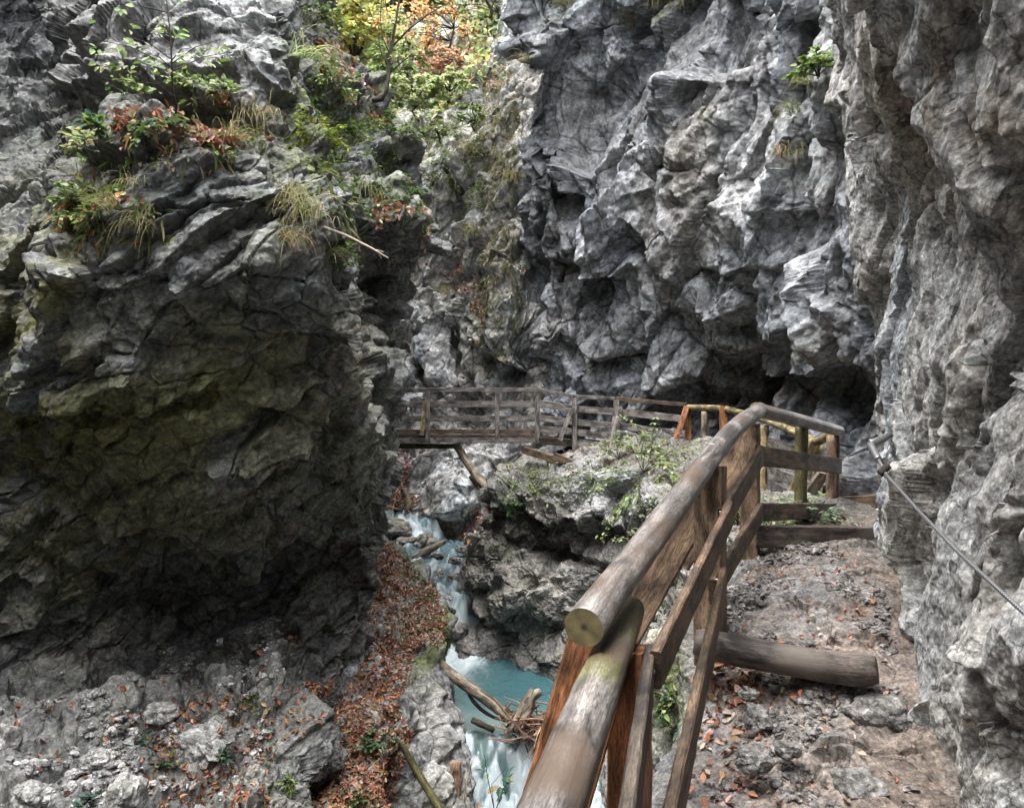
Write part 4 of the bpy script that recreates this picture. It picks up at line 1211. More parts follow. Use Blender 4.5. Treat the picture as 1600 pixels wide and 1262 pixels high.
pr_ = empty('pole_railing', P(1195, 780, 10), 'thin yellowish pole railing with orange plank posts behind the corner of the near railing', 'railing')
log('handrail', [P(1075, 636, 13.1), P(1131, 639, 12), P(1195, 656, 10), P(1272, 688, 8.2)], [.05, .05, .045, .045], M['pole_yellow'], M['log_end'], pr_, n=12)
log('handrail', [P(1268, 690, 8.15), P(1282, 688, 7.9), P(1301, 677, 7.5)], .045, M['pole_yellow'], M['log_end'], pr_, n=12)
log('post', [P(1101, 643, 12.6), P(1099, 712, 12.6)], .055, M['drift'], None, pr_, n=10)
board('post', P(1131, 634, 11.9), P(1131, 715, 11.9), .13, .07, M['board_orange'], pr_, up=(1, 0, 0))
log('post', [P(1195, 664, 10), P(1193, 720, 10), P(1191, 782, 10)], .058, M['pole_yellow'], M['log_end'], pr_, n=12)
log('post', [P(1279, 694, 8.15), P(1277, 750, 8.15), P(1276, 800, 8.15)], .055, M['pole_yellow'], M['log_end'], pr_, n=12)
board('brace', P(1273, 692, 8.05), P(1222, 812, 8.2), .12, .05, M['pole_yellow'], pr_, up=(1, 0, 0))
board('brace', P(1288, 738, 7.9), P(1252, 790, 8.2), .13, .05, M['drift'], pr_, up=(1, 0, 0))
for a, b in ((P(1082, 694, 13.0), P(1110, 702, 12.4)), (P(1132, 668, 11.97), P(1195, 688, 10.06)), (P(1197, 689, 10.06), P(1276, 716, 8.25)), (P(1132, 692, 11.97), P(1195, 728, 10.06)), (P(1197, 732, 10.06), P(1274, 766, 8.25)), (P(1197, 755, 10.06), P(1274, 792, 8.25))):
    board('rail_board', a, b, .14, .035, M['board_grey'], pr_)
board('foot_block', P(1220, 818, 8.1), P(1236, 818, 8.1), .12, .1, M['board_dark'], pr_)

for a, b, lb in ((P(819, 703, 13.95), P(872, 719, 13.55), 'reddish brown timber lying on the ledge under the walkway, touching the bridge end'),
                 (P(866, 712, 13.4), P(900, 727, 13.2), 'short dark timber lying on the ledge in front of the reddish brown one')):
    tag(board('timber', a, b, .13, .1, M['board_brown'], None, base=(a + b) / 2), lb, 'timber', 'loose timbers under the walkway')

# steel hand cable on the right wall
cb = empty('hand_cable', hit(1372, 720, ['cliff_right'])[0], 'twisted steel hand cable strung along the right rock wall from an eye bolt', 'cable')
line = np.array([(1360, 694), (1386, 743), (1440, 803), (1500, 865), (1600, 957), (1720, 1070)], float)
ts = np.linspace(0, 5, 61)
lx = np.interp(ts, range(6), line[:, 0]); ly = np.interp(ts, range(6), line[:, 1])
hd = np.array([hit(x, y, ['cliff_right'], 9)[0][1] for x, y in zip(lx, ly)])
need = 1 / (hd - .035)                       # the taut cable stays clear of the rock
A_ = np.stack([np.ones_like(lx), lx - 1360, (lx - 1360) ** 2], 1)
cf = np.linalg.lstsq(A_, need, rcond=None)[0]
fit = A_ @ cf
fit = fit + max(0, np.percentile(need - fit, 97))
cpts = [P(x, y, 1 / f) for x, y, f in zip(lx[::3], ly[::3], fit[::3])]
log('cable', cpts, .0075, M['steel'], None, cb, n=8, seg=.02, bump=.0)
sl = [cpts[0], cpts[2]]
log('sleeve', sl, .019, M['steel'], None, cb, n=12, bump=0, seg=.02)
log('eye_bolt', [cpts[0] + np.array([.13, .05, .05]), cpts[0] + np.array([.03, 0, .012]), cpts[0]], [.02, .024, .03], M['steel'], None, cb, n=12, bump=0, seg=.02)
cl = cpts[3]
for k in range(2):
    q = cl + (cpts[5] - cpts[3]) * (.05 + .12 * k)
    log('cable_clamp', [q + np.array([-.022, 0, -.02]), q + np.array([.022, 0, .022])], .014, M['bark'], None, cb, n=8, bump=0, seg=.01)

# driftwood
tag(log('driftwood_log', [P(676, 1026, 10.25), P(705, 1053, 10.1), P(760, 1092, 9.85), P(800, 1124, 9.7), P(858, 1172, 9.5)], [.06, .075, .075, .07, .065], M['drift'], M['drift'], None, n=12, seg=.06, bump=.12),
    'long pale driftwood log bridging the pool from the left bank', 'log')
tag(log('driftwood_branch', [P(725, 1070, 10.05), P(742, 1098, 9.95), P(765, 1117, 9.85), P(790, 1126, 9.75)], [.02, .03, .025, .015], M['bark'], None, None, n=7, bump=.1), 'thin dark curved branch hanging under the long pale log in the pool', 'branch')
tag(board('driftwood_plank', P(790, 1152, 9.45), P(831, 1076, 9.6), .06, .03, M['drift'], None, up=(1, 0, 0), base=P(790, 1152, 9.45)), 'narrow pale plank leaning across the long driftwood log', 'plank')
tag(log('driftwood_stump', [P(806, 1138, 9.6), P(822, 1106, 9.6), P(830, 1090, 9.62), P(845, 1079, 9.65)], [.12, .1, .07, .045], M['drift'], M['bark'], None, n=12, bump=.35, seg=.04), 'splintered grey stump jammed beside the leaning plank at the pool outlet', 'stump')
tag(log('driftwood_root', [P(738, 1124, 9.9), P(752, 1131, 9.85), P(772, 1141, 9.8)], [.05, .045, .03], M['bark'], None, None, n=9, bump=.3), 'stubby dark root end lying in the shallow outlet of the pool', 'root')
tag(log('driftwood_log', [P(626, 1158, 7.85), P(652, 1205, 7.8), P(700, 1285, 7.6)], [.035, .04, .04], M['pole_green'], M['drift'], None, n=10, bump=.1), 'slim greenish pole leaning down the grey rock at the lower bank', 'log')
tag(log('driftwood_log', [P(713, 1188, 8.25), P(710, 1225, 8.2), P(704, 1300, 8.1)], [.06, .078, .08], M['drift_red'], M['drift'], None, n=14, bump=.1), 'broken reddish trunk standing upright beside the lower waterfall', 'log')
tag(log('driftwood_stick', [P(736, 1190, 8.2), P(728, 1225, 8.15), P(716, 1290, 8.05)], .014, M['drift'], None, None, n=6), 'thin pale stick crossing in front of the reddish trunk', 'stick')
tag(log('driftwood_stick', [P(702, 1232, 8.0), P(694, 1262, 8.0), P(688, 1295, 8.0)], .016, M['drift'], None, None, n=6), 'short pale stick left of the reddish trunk', 'stick')
tag(log('driftwood_log', [P(645, 873, 17.2), P(668, 860, 17.3), P(696, 845, 17.5)], [.09, .1, .05], M['drift'], M['drift'], None, n=10, bump=.15), 'grey log stranded across the upper rapids among boulders', 'log')


def bundle(name, specs, mat, mats2=None):
    """several thin sticks grown together as one tangled mass"""
    Vs, Fs, Ws, n0 = [], [], [], 0
    for pts, r in specs:
        pts = np.asarray(pts, float)
        T = unit(pts[-1] - pts[0])
        a1 = unit(np.cross(T, (0.3, .2, 1))); a2 = np.cross(a1, T)
        m = len(pts)
        for i, p in enumerate(pts):
            for j in range(5):
                th = j * 2 * math.pi / 5
                rr = r * (1 - .6 * i / m)
                Vs.append(p + rr * (math.cos(th) * a1 + math.sin(th) * a2)); Ws.append((i * .1 + n0, rr * math.cos(th), rr * math.sin(th) + n0 * .01))
        for i in range(m - 1):
            for j in range(5):
                k = (j + 1) % 5
                Fs.append((n0 + i * 5 + j, n0 + i * 5 + k, n0 + (i + 1) * 5 + k, n0 + (i + 1) * 5 + j))
        n0 += 5 * m
    return wmesh(name, Vs, Fs, Ws, [mat], [0] * len(Fs), None, np.mean(np.array(Vs), 0))


def twig_pile(poly_c, spread, nn, lmin, lmax, r, dirbias=None):
    sp = []
    for _ in range(nn):
        c = np.asarray(poly_c) + rng.normal(0, 1, 3) * np.asarray(spread)
        d = rng.normal(0, 1, 3) * np.array([1, .6, .6])
        if dirbias is not None:
            d = d * .5 + np.asarray(dirbias)
        d = unit(d) * rng.uniform(lmin, lmax)
        k = rng.normal(0, .12, 3) * np.linalg.norm(d)
        sp.append(([c - d / 2, c + k * .5, c + d / 2 + k * .3], r * rng.uniform(.5, 1.5)))
    return sp


tag(bundle('driftwood_tangle', twig_pile(P(832, 1133, 9.6), (.17, .12, .12), 110, .2, .6, .012), M['drift_red']), 'tangle of broken twigs and splinters heaped at the pool outlet by the rail', 'twig pile', None, 'stuff')
tag(bundle('driftwood_tangle', twig_pile(P(628, 790, 20.0), (.32, .2, .22), 90, .3, 1.0, .022), M['drift_red']), 'tangle of washed out roots above the upper waterfall boulder', 'root tangle', None, 'stuff')
tag(log('tree_stump', [P(611, 757, 20), P(617, 766, 20), P(628, 787, 20)], [.09, .1, .13], M['drift_red'], M['drift'], None, n=9, bump=.2), 'reddish broken stump end leaning out of the root tangle', 'stump')
tag(log('tree_stump', [P(631, 763, 19.8), P(634, 775, 19.8), P(641, 795, 19.8)], [.1, .1, .12], M['drift'], M['bark'], None, n=9, bump=.2), 'grey upright stump end in the middle of the root tangle', 'stump')
tw = hit(510, 352, ['cliff_left'])[0]
t1 = P(607, 404, tw[1] - .3)
tag(bundle('dead_branch', [([tw, P(540, 368, tw[1] - .2), P(580, 388, tw[1] - .3), t1], .016), ([P(583, 390, tw[1] - .3), P(600, 394, tw[1] - .25)], .008), ([P(560, 380, tw[1] - .25), P(562, 392, tw[1] - .25)], .006), ([P(590, 394, tw[1] - .3), P(596, 404, tw[1] - .3)], .006)], M['drift']),
    'bare pale dead branch sticking out of the left cliff below the grass', 'branch')


# boulders and stones
def stone_verts(sub, seed, flat=.75, cell=.75, amp=.5):
    bm = bmesh.new()
    bmesh.ops.create_icosphere(bm, subdivisions=sub, radius=1)
    V = np.array([v.co[:] for v in bm.verts])
    Fc = np.array([[v.index for v in f.verts] for f in bm.faces])
    bm.free()
    h, tn, cr = facet(V / cell + seed * 3.7, seed, 1.4, .5, .2)
    h2, t2, c2 = facet(V / cell * 2.7 + seed * 1.3, seed + 5, 1.2, .4, .25)
    V = V * (1 + amp * h + amp * .28 * h2)[:, None]
    q = np.abs(V)
    V = V / (np.maximum(q.max(1, keepdims=True), .55) ** .28)
    V[:, 2] *= flat
    lum = np.exp((tn - .5) * .4 + fbm(V * 3, 3, seed) * .5)
    return V, Fc, lum


def boulder(name, px, py, wpx, hpx, d, seed, label, group, colr=(.2, .195, .19), moss=0., wet=0., cat='boulder', sink=.3, mat='stone', sub=4):
    V, Fc, lum = stone_verts(sub, seed, .75, .85, .36)
    sx = wpx / F * d / 2; sz = hpx / F * d / 2
    V = V / np.abs(V).max(0)
    V = V * np.array([sx, (sx + sz) * .55, sz])
    c = np.array(colr)[None] * lum[:, None]
    V = V + .02 * min(sx, sz) * np.stack([fbm(V * 9 / sx + k, 3, seed) for k in range(3)], 1) * 2
    up = V[:, 2] / sz
    if moss:
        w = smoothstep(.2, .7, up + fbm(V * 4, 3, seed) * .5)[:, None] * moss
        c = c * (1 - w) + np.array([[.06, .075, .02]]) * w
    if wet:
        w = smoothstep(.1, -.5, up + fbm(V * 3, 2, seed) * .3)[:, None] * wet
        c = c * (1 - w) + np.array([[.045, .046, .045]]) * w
    p = P(px, py, d) - np.array([0, 0, sz * (.35 if cat == 'rock' else 0)])
    o = mesh_from(name, V, Fc, 3, M[mat], c, False, loc=Vector(p))
    return tag(o, label, cat, group)


G1 = 'boulders in the stream'
for k, a in enumerate([
    (618, 827, 78, 46, 19.0, 'big squarish mossy boulder with dark wet flank beside the upper fall', .5, .9),
    (634, 848, 46, 28, 18.6, 'dark rounded boulder at the foot of the big mossy boulder', .1, .8),
    (664, 846, 50, 38, 18.4, 'brownish boulder behind the stranded grey log', .3, .4),
    (683, 868, 26, 16, 17.2, 'small dark wet stone just below the end of the stranded log', 0, .9),
    (724, 858, 36, 16, 17.3, 'flat reddish stone on the right shore of the rapids', .1, .3),
    (710, 876, 26, 18, 16.9, 'small angular stone below the flat reddish stone', .1, .5),
    (731, 893, 34, 38, 16.0, 'tall dark boulder against the rock buttress by the rapids', .1, .9),
    (685, 900, 28, 24, 16.4, 'left stone of a pair standing in the rapids', .3, .8),
    (710, 905, 34, 26, 16.2, 'right stone of a pair standing in the rapids', .3, .8),
    (724, 920, 30, 16, 15.8, 'low pale washed stone below the tall dark boulder', 0, .3),
    (697, 935, 34, 16, 15.4, 'low wet stone washed over in the middle of the rapids', 0, .9),
    (716, 985, 52, 36, 14.35, 'rounded wet boulder beside the little fall into the pool', 0, .7),
]):
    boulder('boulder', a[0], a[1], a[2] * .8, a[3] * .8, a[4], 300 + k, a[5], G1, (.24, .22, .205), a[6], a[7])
G2 = 'stones set in the trail'
for k, a in enumerate([
    (1372, 1103, 108, 62, 3.3, 'pale angular rock in the trail at the foot of the right wall'),
    (1182, 1118, 44, 56, 3.35, 'upright dark stone in the trail below the left half of the log step'),
    (1266, 1112, 34, 26, 3.35, 'small stone in the middle of the trail below the log step'),
    (1178, 1178, 60, 46, 2.95, 'dark stone at the railing side of the trail below the upright dark stone'),
    (1345, 1222, 90, 66, 2.9, 'worn pale rock bump low in the middle of the trail'),
    (1230, 1165, 44, 30, 3.0, 'flat grey stone in the trail just below the small middle stone'),
    (1170, 1080, 36, 26, 3.45, 'dark stone tucked under the left end of the log step'),
]):
    boulder('rock', a[0], a[1], a[2], a[3], a[4], 340 + k, a[5], G2, (.17, .163, .155), .05, 0, 'rock', mat='rock_near', sub=4)
G3 = 'blocks on the rubble ledge'
for k, a in enumerate([
    (195, 1232, 60, 90, 5.9, 'pale upright block at the lower edge of the rubble ledge'),
    (8, 1150, 40, 70, 6.6, 'white rubble block cut by the left edge of the photo'),
    (120, 1115, 44, 26, 7.3, 'flat tan slab lying on the rubble below the dark overhang'),
    (255, 1108, 60, 34, 7.2, 'grey slab in the middle of the rubble ledge'),
    (50, 1235, 60, 50, 5.9, 'dark grey block low on the rubble ledge'),
    (155, 1180, 50, 36, 6.4, 'grey block above the pale upright block'),
    (325, 1150, 90, 80, 6.9, 'big rounded grey rock right of the slabs on the ledge'),
    (560, 1091, 22, 14, 8.9, 'small pale wedge stone lying on the brown leaves'),
]):
    boulder('rock', a[0], a[1], a[2], a[3], a[4], 370 + k, a[5], G3, (.3, .295, .285), .1, 0, 'rock', mat='stone', sub=4)


def stones(name, pts, nrm, smin, smax, colr, label, sink=.25, var=.3):
    base = [stone_verts(2, 500 + k, .6, .9, .75) for k in range(9)]
    Vs, Fs, Cs, n0 = [], [], [], 0
    for p, n in zip(pts, nrm):
        V, Fc, lum = base[rng.integers(9)]
        s = smin * (smax / smin) ** (rng.random() ** 2.2)
        q = Quaternion(rng.normal(0, 1, 4)).normalized()
        Rm = np.array(Quaternion((0, 0, 1), rng.uniform(0, 6.3)).to_matrix()) @ np.array(Quaternion((1, 0, 0), rng.normal(0, .5)).to_matrix())
        Vs.append((V * np.array([1, rng.uniform(.6, 1), rng.uniform(.7, 1.1)]) * s) @ Rm.T + p + n * s * .12)
        Fs.append(Fc + n0); n0 += len(V)
        t = rng.normal(1, var)
        Cs.append(np.array(colr)[None] * np.clip(lum * t, .3, 2)[:, None])
    return tag(mesh_from(name, np.concatenate(Vs), np.concatenate(Fs), 3, M['stone'], np.concatenate(Cs), False), label, None, None, 'stuff')


p, n = scatter_points(['cliff_left'], [(-20, 1085), (130, 1035), (300, 1000), (430, 960), (470, 1000), (430, 1100), (380, 1262), (-20, 1262)], 1700, .3, 9.6, .6, 4)
stones('rubble', p, n, .01, .06, (.29, .285, .28), 'grey broken rock rubble strewn over the ledge under the left overhang')
p, n = scatter_points(['ground'], [(1120, 850), (1360, 850), (1400, 1000), (1440, 1262), (1100, 1262), (1110, 1010)], 2600, .4, 7, .6, 6)
stones('gravel', p, n, .005, .03, (.15, .14, .132), 'small stones and grit embedded in the trodden trail')
# ------------------------------------------------------------------ plants and fallen leaves
def unit_rows(A):
    return A / (np.linalg.norm(A, axis=1, keepdims=True) + 1e-9)


def leaf_geo(C, D, N, L, Wd, col, fold=.25, curl=.0):
    """leaf blades: two folded quads each, lying along D with upper side N"""
    D = unit_rows(D)
    S = unit_rows(np.cross(D, N))
    N = unit_rows(np.cross(S, D))
    L = np.asarray(L)[:, None]; Wd = np.asarray(Wd)[:, None]
    cu = curl * L if np.isscalar(curl) else curl[:, None] * L
    v = [C, C + D * L * .35 + S * Wd * .5 + N * Wd * fold, C + D * L * .72 + S * Wd * .36 + N * Wd * fold * .8 - N * cu * .5,
         C + D * L - N * cu, C + D * L * .72 - S * Wd * .36 + N * Wd * fold * .8 - N * cu * .5, C + D * L * .35 - S * Wd * .5 + N * Wd * fold]
    V = np.stack(v, 1)
    n = len(C)
    base = (np.arange(n) * 6)[:, None, None]
    Fc = np.array([[0, 3, 2, 1], [0, 5, 4, 3]])[None] + base
    cc = np.repeat(col[:, None], 6, 1)
    return V.reshape(-1, 3), Fc.reshape(-1, 4), cc.reshape(-1, 3)


def pick(cols, n, var=.18):
    cols = np.asarray(cols, float)
    a = cols[rng.integers(len(cols), size=n)]
    return np.clip(a * np.exp(rng.normal(0, var, (n, 1))) * np.exp(rng.normal(0, var * .4, (n, 3))), 0, 1)


def link_leaves(name, geo, parent, mat='leaf', base=None):
    V, Fc, cc = geo
    org = np.array(parent.location) if parent is not None else np.asarray(base)
    return mesh_from(name, V - org, Fc, 4, M[mat], cc, False, parent, None if parent is not None else Vector(org))


def twigs(name, segs, parent, mat='bark', sides=6):
    Vs, Fs, Ws, n0 = [], [], [], 0
    for pts, r0, r1 in segs:
        pts = np.asarray(pts, float)
        m = len(pts)
        T = unit_rows(np.gradient(pts, axis=0))
        for i in range(m):
            a1 = unit(np.cross(T[i], (.31, .2, .93) if abs(T[i][2]) < .9 else (1, .1, 0))); a2 = np.cross(a1, T[i])
            r = r0 + (r1 - r0) * i / (m - 1)
            for j in range(sides):
                th = j * 2 * math.pi / sides
                Vs.append(pts[i] + r * (math.cos(th) * a1 + math.sin(th) * a2)); Ws.append((i * .12 + n0 * .1, r * math.cos(th), r * math.sin(th)))
        for i in range(m - 1):
            for j in range(sides):
                k = (j + 1) % sides
                Fs.append((n0 + i * sides + j, n0 + i * sides + k, n0 + (i + 1) * sides + k, n0 + (i + 1) * sides + j))
        n0 += sides * m
    return wmesh(name, Vs, Fs, Ws, [M[mat]], [0] * len(Fs), parent)


GREEN = [(.09, .14, .035), (.13, .19, .05), (.07, .11, .04), (.18, .23, .08)]
LIME = [(.33, .39, .17), (.25, .32, .14), (.4, .46, .22), (.45, .48, .27)]
PALEG = [(.31, .36, .2), (.24, .3, .15), (.4, .44, .26), (.19, .24, .11)]
DKGREEN = [(.03, .06, .02), (.05, .09, .03), (.04, .07, .035)]
BLUEG = [(.05, .1, .07), (.08, .14, .1), (.11, .18, .13)]
STRAW = [(.26, .24, .12), (.19, .2, .08), (.13, .16, .05), (.3, .25, .15)]
RUST = [(.27, .115, .06), (.33, .165, .09), (.2, .085, .05), (.36, .22, .135), (.13, .065, .045)]
PINKISH = [(.38, .27, .21), (.45, .34, .27), (.27, .16, .115), (.33, .2, .12), (.2, .115, .085)]
ORANGE = [(.56, .33, .15), (.6, .4, .2), (.5, .3, .16), (.52, .42, .22)]
YELLOW = [(.64, .56, .18), (.58, .54, .18), (.5, .52, .18), (.68, .6, .26)]


def litter(name, names, poly, n, s0, s1, cols, label, minup=.2, breakup=0, maxd=99, lift=.012):
    p, nn = scatter_points(names, poly, n, minup, maxd, breakup, 5)
    k = len(p)
    nrm = unit_rows(nn + rng.normal(0, .45, (k, 3)))
    D = np.cross(nrm, rng.normal(0, 1, (k, 3)))
    L = rng.uniform(s0, s1, k)
    geo = leaf_geo(p + nn * lift * rng.uniform(.3, 2, (k, 1)), D, nrm, L, L * rng.uniform(.45, .7, k), pick(cols, k, .25), rng.uniform(.1, .5), rng.uniform(-.3, .4, k))
    return tag(link_leaves(name, geo, None, 'litter', p.mean(0)), label, None, None, 'stuff')


litter('leaf_litter', ['bank'], [(583, 848), (610, 850), (640, 880), (690, 935), (700, 985), (690, 1015), (640, 1010), (600, 1025), (575, 1000)], 15000, .035, .07, PINKISH + RUST[:1], 'pale brown fallen leaves covering the shelf above the pool', .0, 0)
litter('leaf_litter', ['bank'], [(585, 1010), (650, 1000), (640, 1060), (620, 1100), (640, 1150), (615, 1262), (410, 1262), (430, 1200), (500, 1130), (545, 1070)], 15000, .035, .07, RUST + PINKISH[2:4], 'rusty fallen leaves filling the gully at the lower bank', .0, 0)
litter('leaf_litter', ['cliff_left'], [(200, 1120), (300, 1090), (400, 1080), (520, 1060), (500, 1130), (420, 1180), (420, 1262), (240, 1262)], 4200, .035, .07, RUST, 'fallen leaves caught between the rocks of the rubble ledge', .2, .35)
litter('leaf_litter', ['cliff_left'], [(0, 1100), (200, 1060), (420, 980), (470, 1000), (420, 1080), (240, 1262), (0, 1262)], 230, .05, .09, RUST, 'few scattered leaves on the pale rubble', .3, 0)
litter('leaf_litter', ['cliff_left'], [(175, 180), (265, 165), (345, 150), (375, 190), (370, 225), (260, 240), (170, 215)], 900, .05, .1, RUST + PINKISH[:2], 'brown leaves on the upper ledge of the left cliff', .15, .2)
litter('leaf_litter', ['cliff_left'], [(90, 310), (175, 300), (240, 330), (230, 360), (90, 355)], 330, .05, .1, RUST + ORANGE[:1], 'brown leaves on the lower grassy ledge of the left cliff', .1, .2)
litter('leaf_litter', ['cliff_left'], [(495, 60), (540, 80), (610, 170), (620, 195), (560, 190), (500, 110)], 800, .07, .13, PINKISH + RUST[:2], 'brown leaves lying on the sloping crest behind the left cliff', .1, .25)
litter('leaf_litter', ['cliff_left'], [(580, 315), (668, 330), (668, 390), (590, 390)], 700, .06, .12, PINKISH + RUST[:2], 'brown leaves on the jutting nose of the mossy buttress', -.1, .3)
litter('leaf_litter', ['cliff_far'], [(600, 690), (640, 700), (640, 765), (600, 790)], 500, .1, .16, [(.26, .12, .1), (.2, .09, .075), (.32, .17, .14)], 'reddish leaves on the slope behind the dark cliff edge', -.2)
litter('leaf_litter', ['cliff_far', 'ground'], [(690, 805), (760, 800), (745, 850), (700, 850)], 260, .08, .14, PINKISH, 'fallen leaves on the shore below the bridge', 0)
litter('leaf_litter', ['cliff_far'], [(660, 60), (790, 90), (780, 140), (640, 130)], 900, .12, .2, PINKISH + ORANGE[:1], 'fallen leaves on the wooded slope', 0)
litter('leaf_litter', ['cliff_far'], [(640, 330), (680, 330), (690, 390), (740, 400), (760, 520), (730, 470), (650, 400)], 420, .09, .16, PINKISH, 'leaves lodged on steps of the far rock', .15)
litter('leaf_litter', ['ground'], [(1100, 1010), (1180, 1040), (1210, 1130), (1190, 1262), (1050, 1262), (1080, 1100)], 420, .03, .055, RUST + PINKISH[:2], 'dead leaves gathered along the railing side of the trail', .3)
litter('leaf_litter', ['ground'], [(1110, 860), (1350, 860), (1390, 1000), (1420, 1262), (1150, 1262), (1130, 1000)], 260, .02, .042, RUST + PINKISH[:2], 'scattered leaves on the trodden trail', .3)
litter('leaf_litter', ['ground'], [(880, 690), (1080, 690), (1060, 740), (900, 740), (780, 760), (800, 710)], 420, .06, .1, PINKISH + STRAW[:1], 'dry leaves on top of the rock buttress', .1)


def undergrowth(name, names, poly, n, size, cols, label, minup=-.2, breakup=.4, hang=.2, wd=.55, out=.06):
    p, nn = scatter_points(names, poly, n, minup, 99, breakup, 8)
    k = len(p)
    D = nn * .7 + rng.normal(0, .6, (k, 3)) + np.array([0, 0, -hang])
    N_ = nn * .3 + np.array([0, 0, 1.]) + rng.normal(0, .35, (k, 3))
    L = size * rng.uniform(.6, 1.4, k)
    geo = leaf_geo(p + nn * rng.uniform(0, out, (k, 1)), D, N_, L, L * wd, pick(cols, k, .25), .15, .25)
    return tag(link_leaves(name, geo, None, 'leaf', p.mean(0)), label, None, None, 'stuff')


undergrowth('moss_and_ivy', ['cliff_left'], [(470, 70), (520, 90), (600, 180), (650, 290), (660, 350), (600, 340), (540, 270), (490, 250), (480, 150)], 3600, .055, GREEN + DKGREEN + STRAW[1:3], 'small green leaves and moss covering the mossy buttress', -.3, .35)
undergrowth('moss_and_ivy', ['cliff_left'], [(590, 200), (650, 290), (666, 360), (660, 385), (640, 330), (600, 260)], 800, .06, GREEN + LIME[:1], 'ivy trailing along the edge of the mossy buttress', -1, 0)
undergrowth('ledge_plants', ['cliff_left'], [(120, 225), (260, 190), (380, 170), (420, 220), (330, 270), (180, 260), (120, 260)], 700, .05, GREEN + STRAW[1:3] + PINKISH[:1], 'low leafy growth on the upper ledge of the left cliff', -.2, .35)
undergrowth('ledge_plants', ['cliff_left'], [(85, 300), (180, 290), (250, 330), (230, 370), (100, 360)], 480, .055, GREEN + PALEG[:1] + STRAW[1:2], 'low leafy growth on the lower grassy ledge', -.2, .3)
undergrowth('ledge_plants', ['bank'], [(600, 850), (640, 865), (700, 950), (702, 1010), (670, 1050), (650, 1030), (685, 970), (640, 900)], 900, .045, GREEN + DKGREEN + STRAW[1:2], 'moss and small plants along the lip of the leafy shelf', -.6, .35)
undergrowth('dry_grass', ['cliff_far'], [(735, 120), (800, 100), (835, 300), (830, 400), (800, 560), (745, 590), (740, 470), (770, 330)], 3400, .13, STRAW + GREEN[:1] + PINKISH[:1], 'dry grass and scrub on the ridge of the far rock', -.2, .45, .5, .22, .12)
undergrowth('dry_grass', ['cliff_far'], [(650, 180), (760, 180), (760, 330), (660, 330)], 2000, .12, GREEN + STRAW[:2] + LIME[:1], 'scrub growing on the far rock under the trees', -.2, .4, .3, .3, .12)
undergrowth('ground_cover', ['ground'], [(790, 720), (900, 715), (960, 740), (900, 790), (780, 800)], 1500, .065, GREEN + PALEG + STRAW[:1], 'low plants spilling over the top of the rock buttress', -.3, .35)
undergrowth('ground_cover', ['ground'], [(1130, 790), (1290, 780), (1290, 835), (1200, 840), (1130, 900)], 900, .045, PALEG[:2] + GREEN + BLUEG[:1], 'ground plants behind the corner of the near railing', 0, .4)
undergrowth('ground_cover', ['ground'], [(1000, 930), (1080, 850), (1120, 950), (1060, 1150), (1000, 1150)], 800, .035, GREEN + DKGREEN + STRAW[1:2], 'moss and plants on the drop beside the railing', -.4, .45)
undergrowth('ground_cover', ['ground'], [(1000, 690), (1120, 690), (1130, 800), (1060, 850), (1000, 800)], 900, .06, PALEG + STRAW[:2], 'plants between the shrub and the near railing', -.3, .45)
undergrowth('ledge_plants', ['cliff_left', 'bank'], [(180, 1090), (330, 1090), (450, 1020), (440, 1180), (620, 1230), (600, 1262), (250, 1262)], 520, .04, GREEN + BLUEG, 'tiny green plants among the rubble', .2, .6)


undergrowth('ledge_grass', ['cliff_left'], [(150, 195), (270, 165), (420, 160), (440, 230), (330, 260), (170, 250)], 1100, .15, STRAW + GREEN[:2] + RUST[:1], 'dry hanging grass along the upper ledge of the left cliff', -.4, .4, 1.0, .1, .05)
undergrowth('ledge_grass', ['cliff_left'], [(85, 290), (200, 285), (260, 330), (240, 385), (100, 370)], 700, .14, STRAW + GREEN[:2] + RUST[:1], 'dry hanging grass along the lower ledge of the left cliff', -.4, .3, 1.0, .1, .05)
undergrowth('ledge_grass', ['cliff_left'], [(430, 230), (540, 240), (640, 300), (640, 380), (540, 400), (440, 400)], 1300, .16, STRAW + GREEN + DKGREEN[:1], 'grass hanging down the rib between left cliff and mossy buttress', -.5, .5, 1.0, .1, .05)


def grass_tuft(px, py, size, n, cols, label, names, droop=1.2, w=.006, group='grass tufts on the rocks', spread=.12):
    h = hit(px, py, names)
    p, nrm = h[0], h[1]
    m = 7
    Vs, Fs, Cs = [], [], []
    n0 = 0
    outd = unit(nrm * np.array([1, 1, .3]))
    for _ in range(n):
        b = rng.normal(0, spread, 3) * size * np.array([1.3, .5, .5])
        d0 = unit(outd * .8 + np.array([0, 0, .9]) + rng.normal(0, .4, 3))
        L = size * rng.uniform(.55, 1.25)
        c = pick(cols, 1, .2)[0]
        pts = [b]
        d = d0
        for i in range(m - 1):
            pts.append(pts[-1] + d * L / (m - 1))
            d = unit(d + np.array([0, 0, -droop * 2 / (m - 1)]))
        pts = np.array(pts)
        side = unit(np.cross(d0, (0, 0, 1)) + rng.normal(0, .3, 3))
        ww = w * rng.uniform(.7, 1.4) * np.linspace(1, .15, m)[:, None]
        Vs.append(np.stack([pts - side * ww * .5, pts + side * ww * .5], 1).reshape(-1, 3))
        for i in range(m - 1):
            Fs.append((n0 + 2 * i, n0 + 2 * i + 1, n0 + 2 * i + 3, n0 + 2 * i + 2))
        n0 += 2 * m
        t = np.linspace(0, 1, m)[:, None]
        cc = c[None] * (1 - t * .5) + np.array([[.4, .32, .17]]) * t * .5
        Cs.append(np.repeat(cc, 2, 0))
    o = mesh_from('grass_tuft', np.concatenate(Vs), np.array(Fs), 4, M['leaf'], np.concatenate(Cs), False, None, Vector(p + nrm * .01))
    return tag(o, label, 'grass tuft', group)


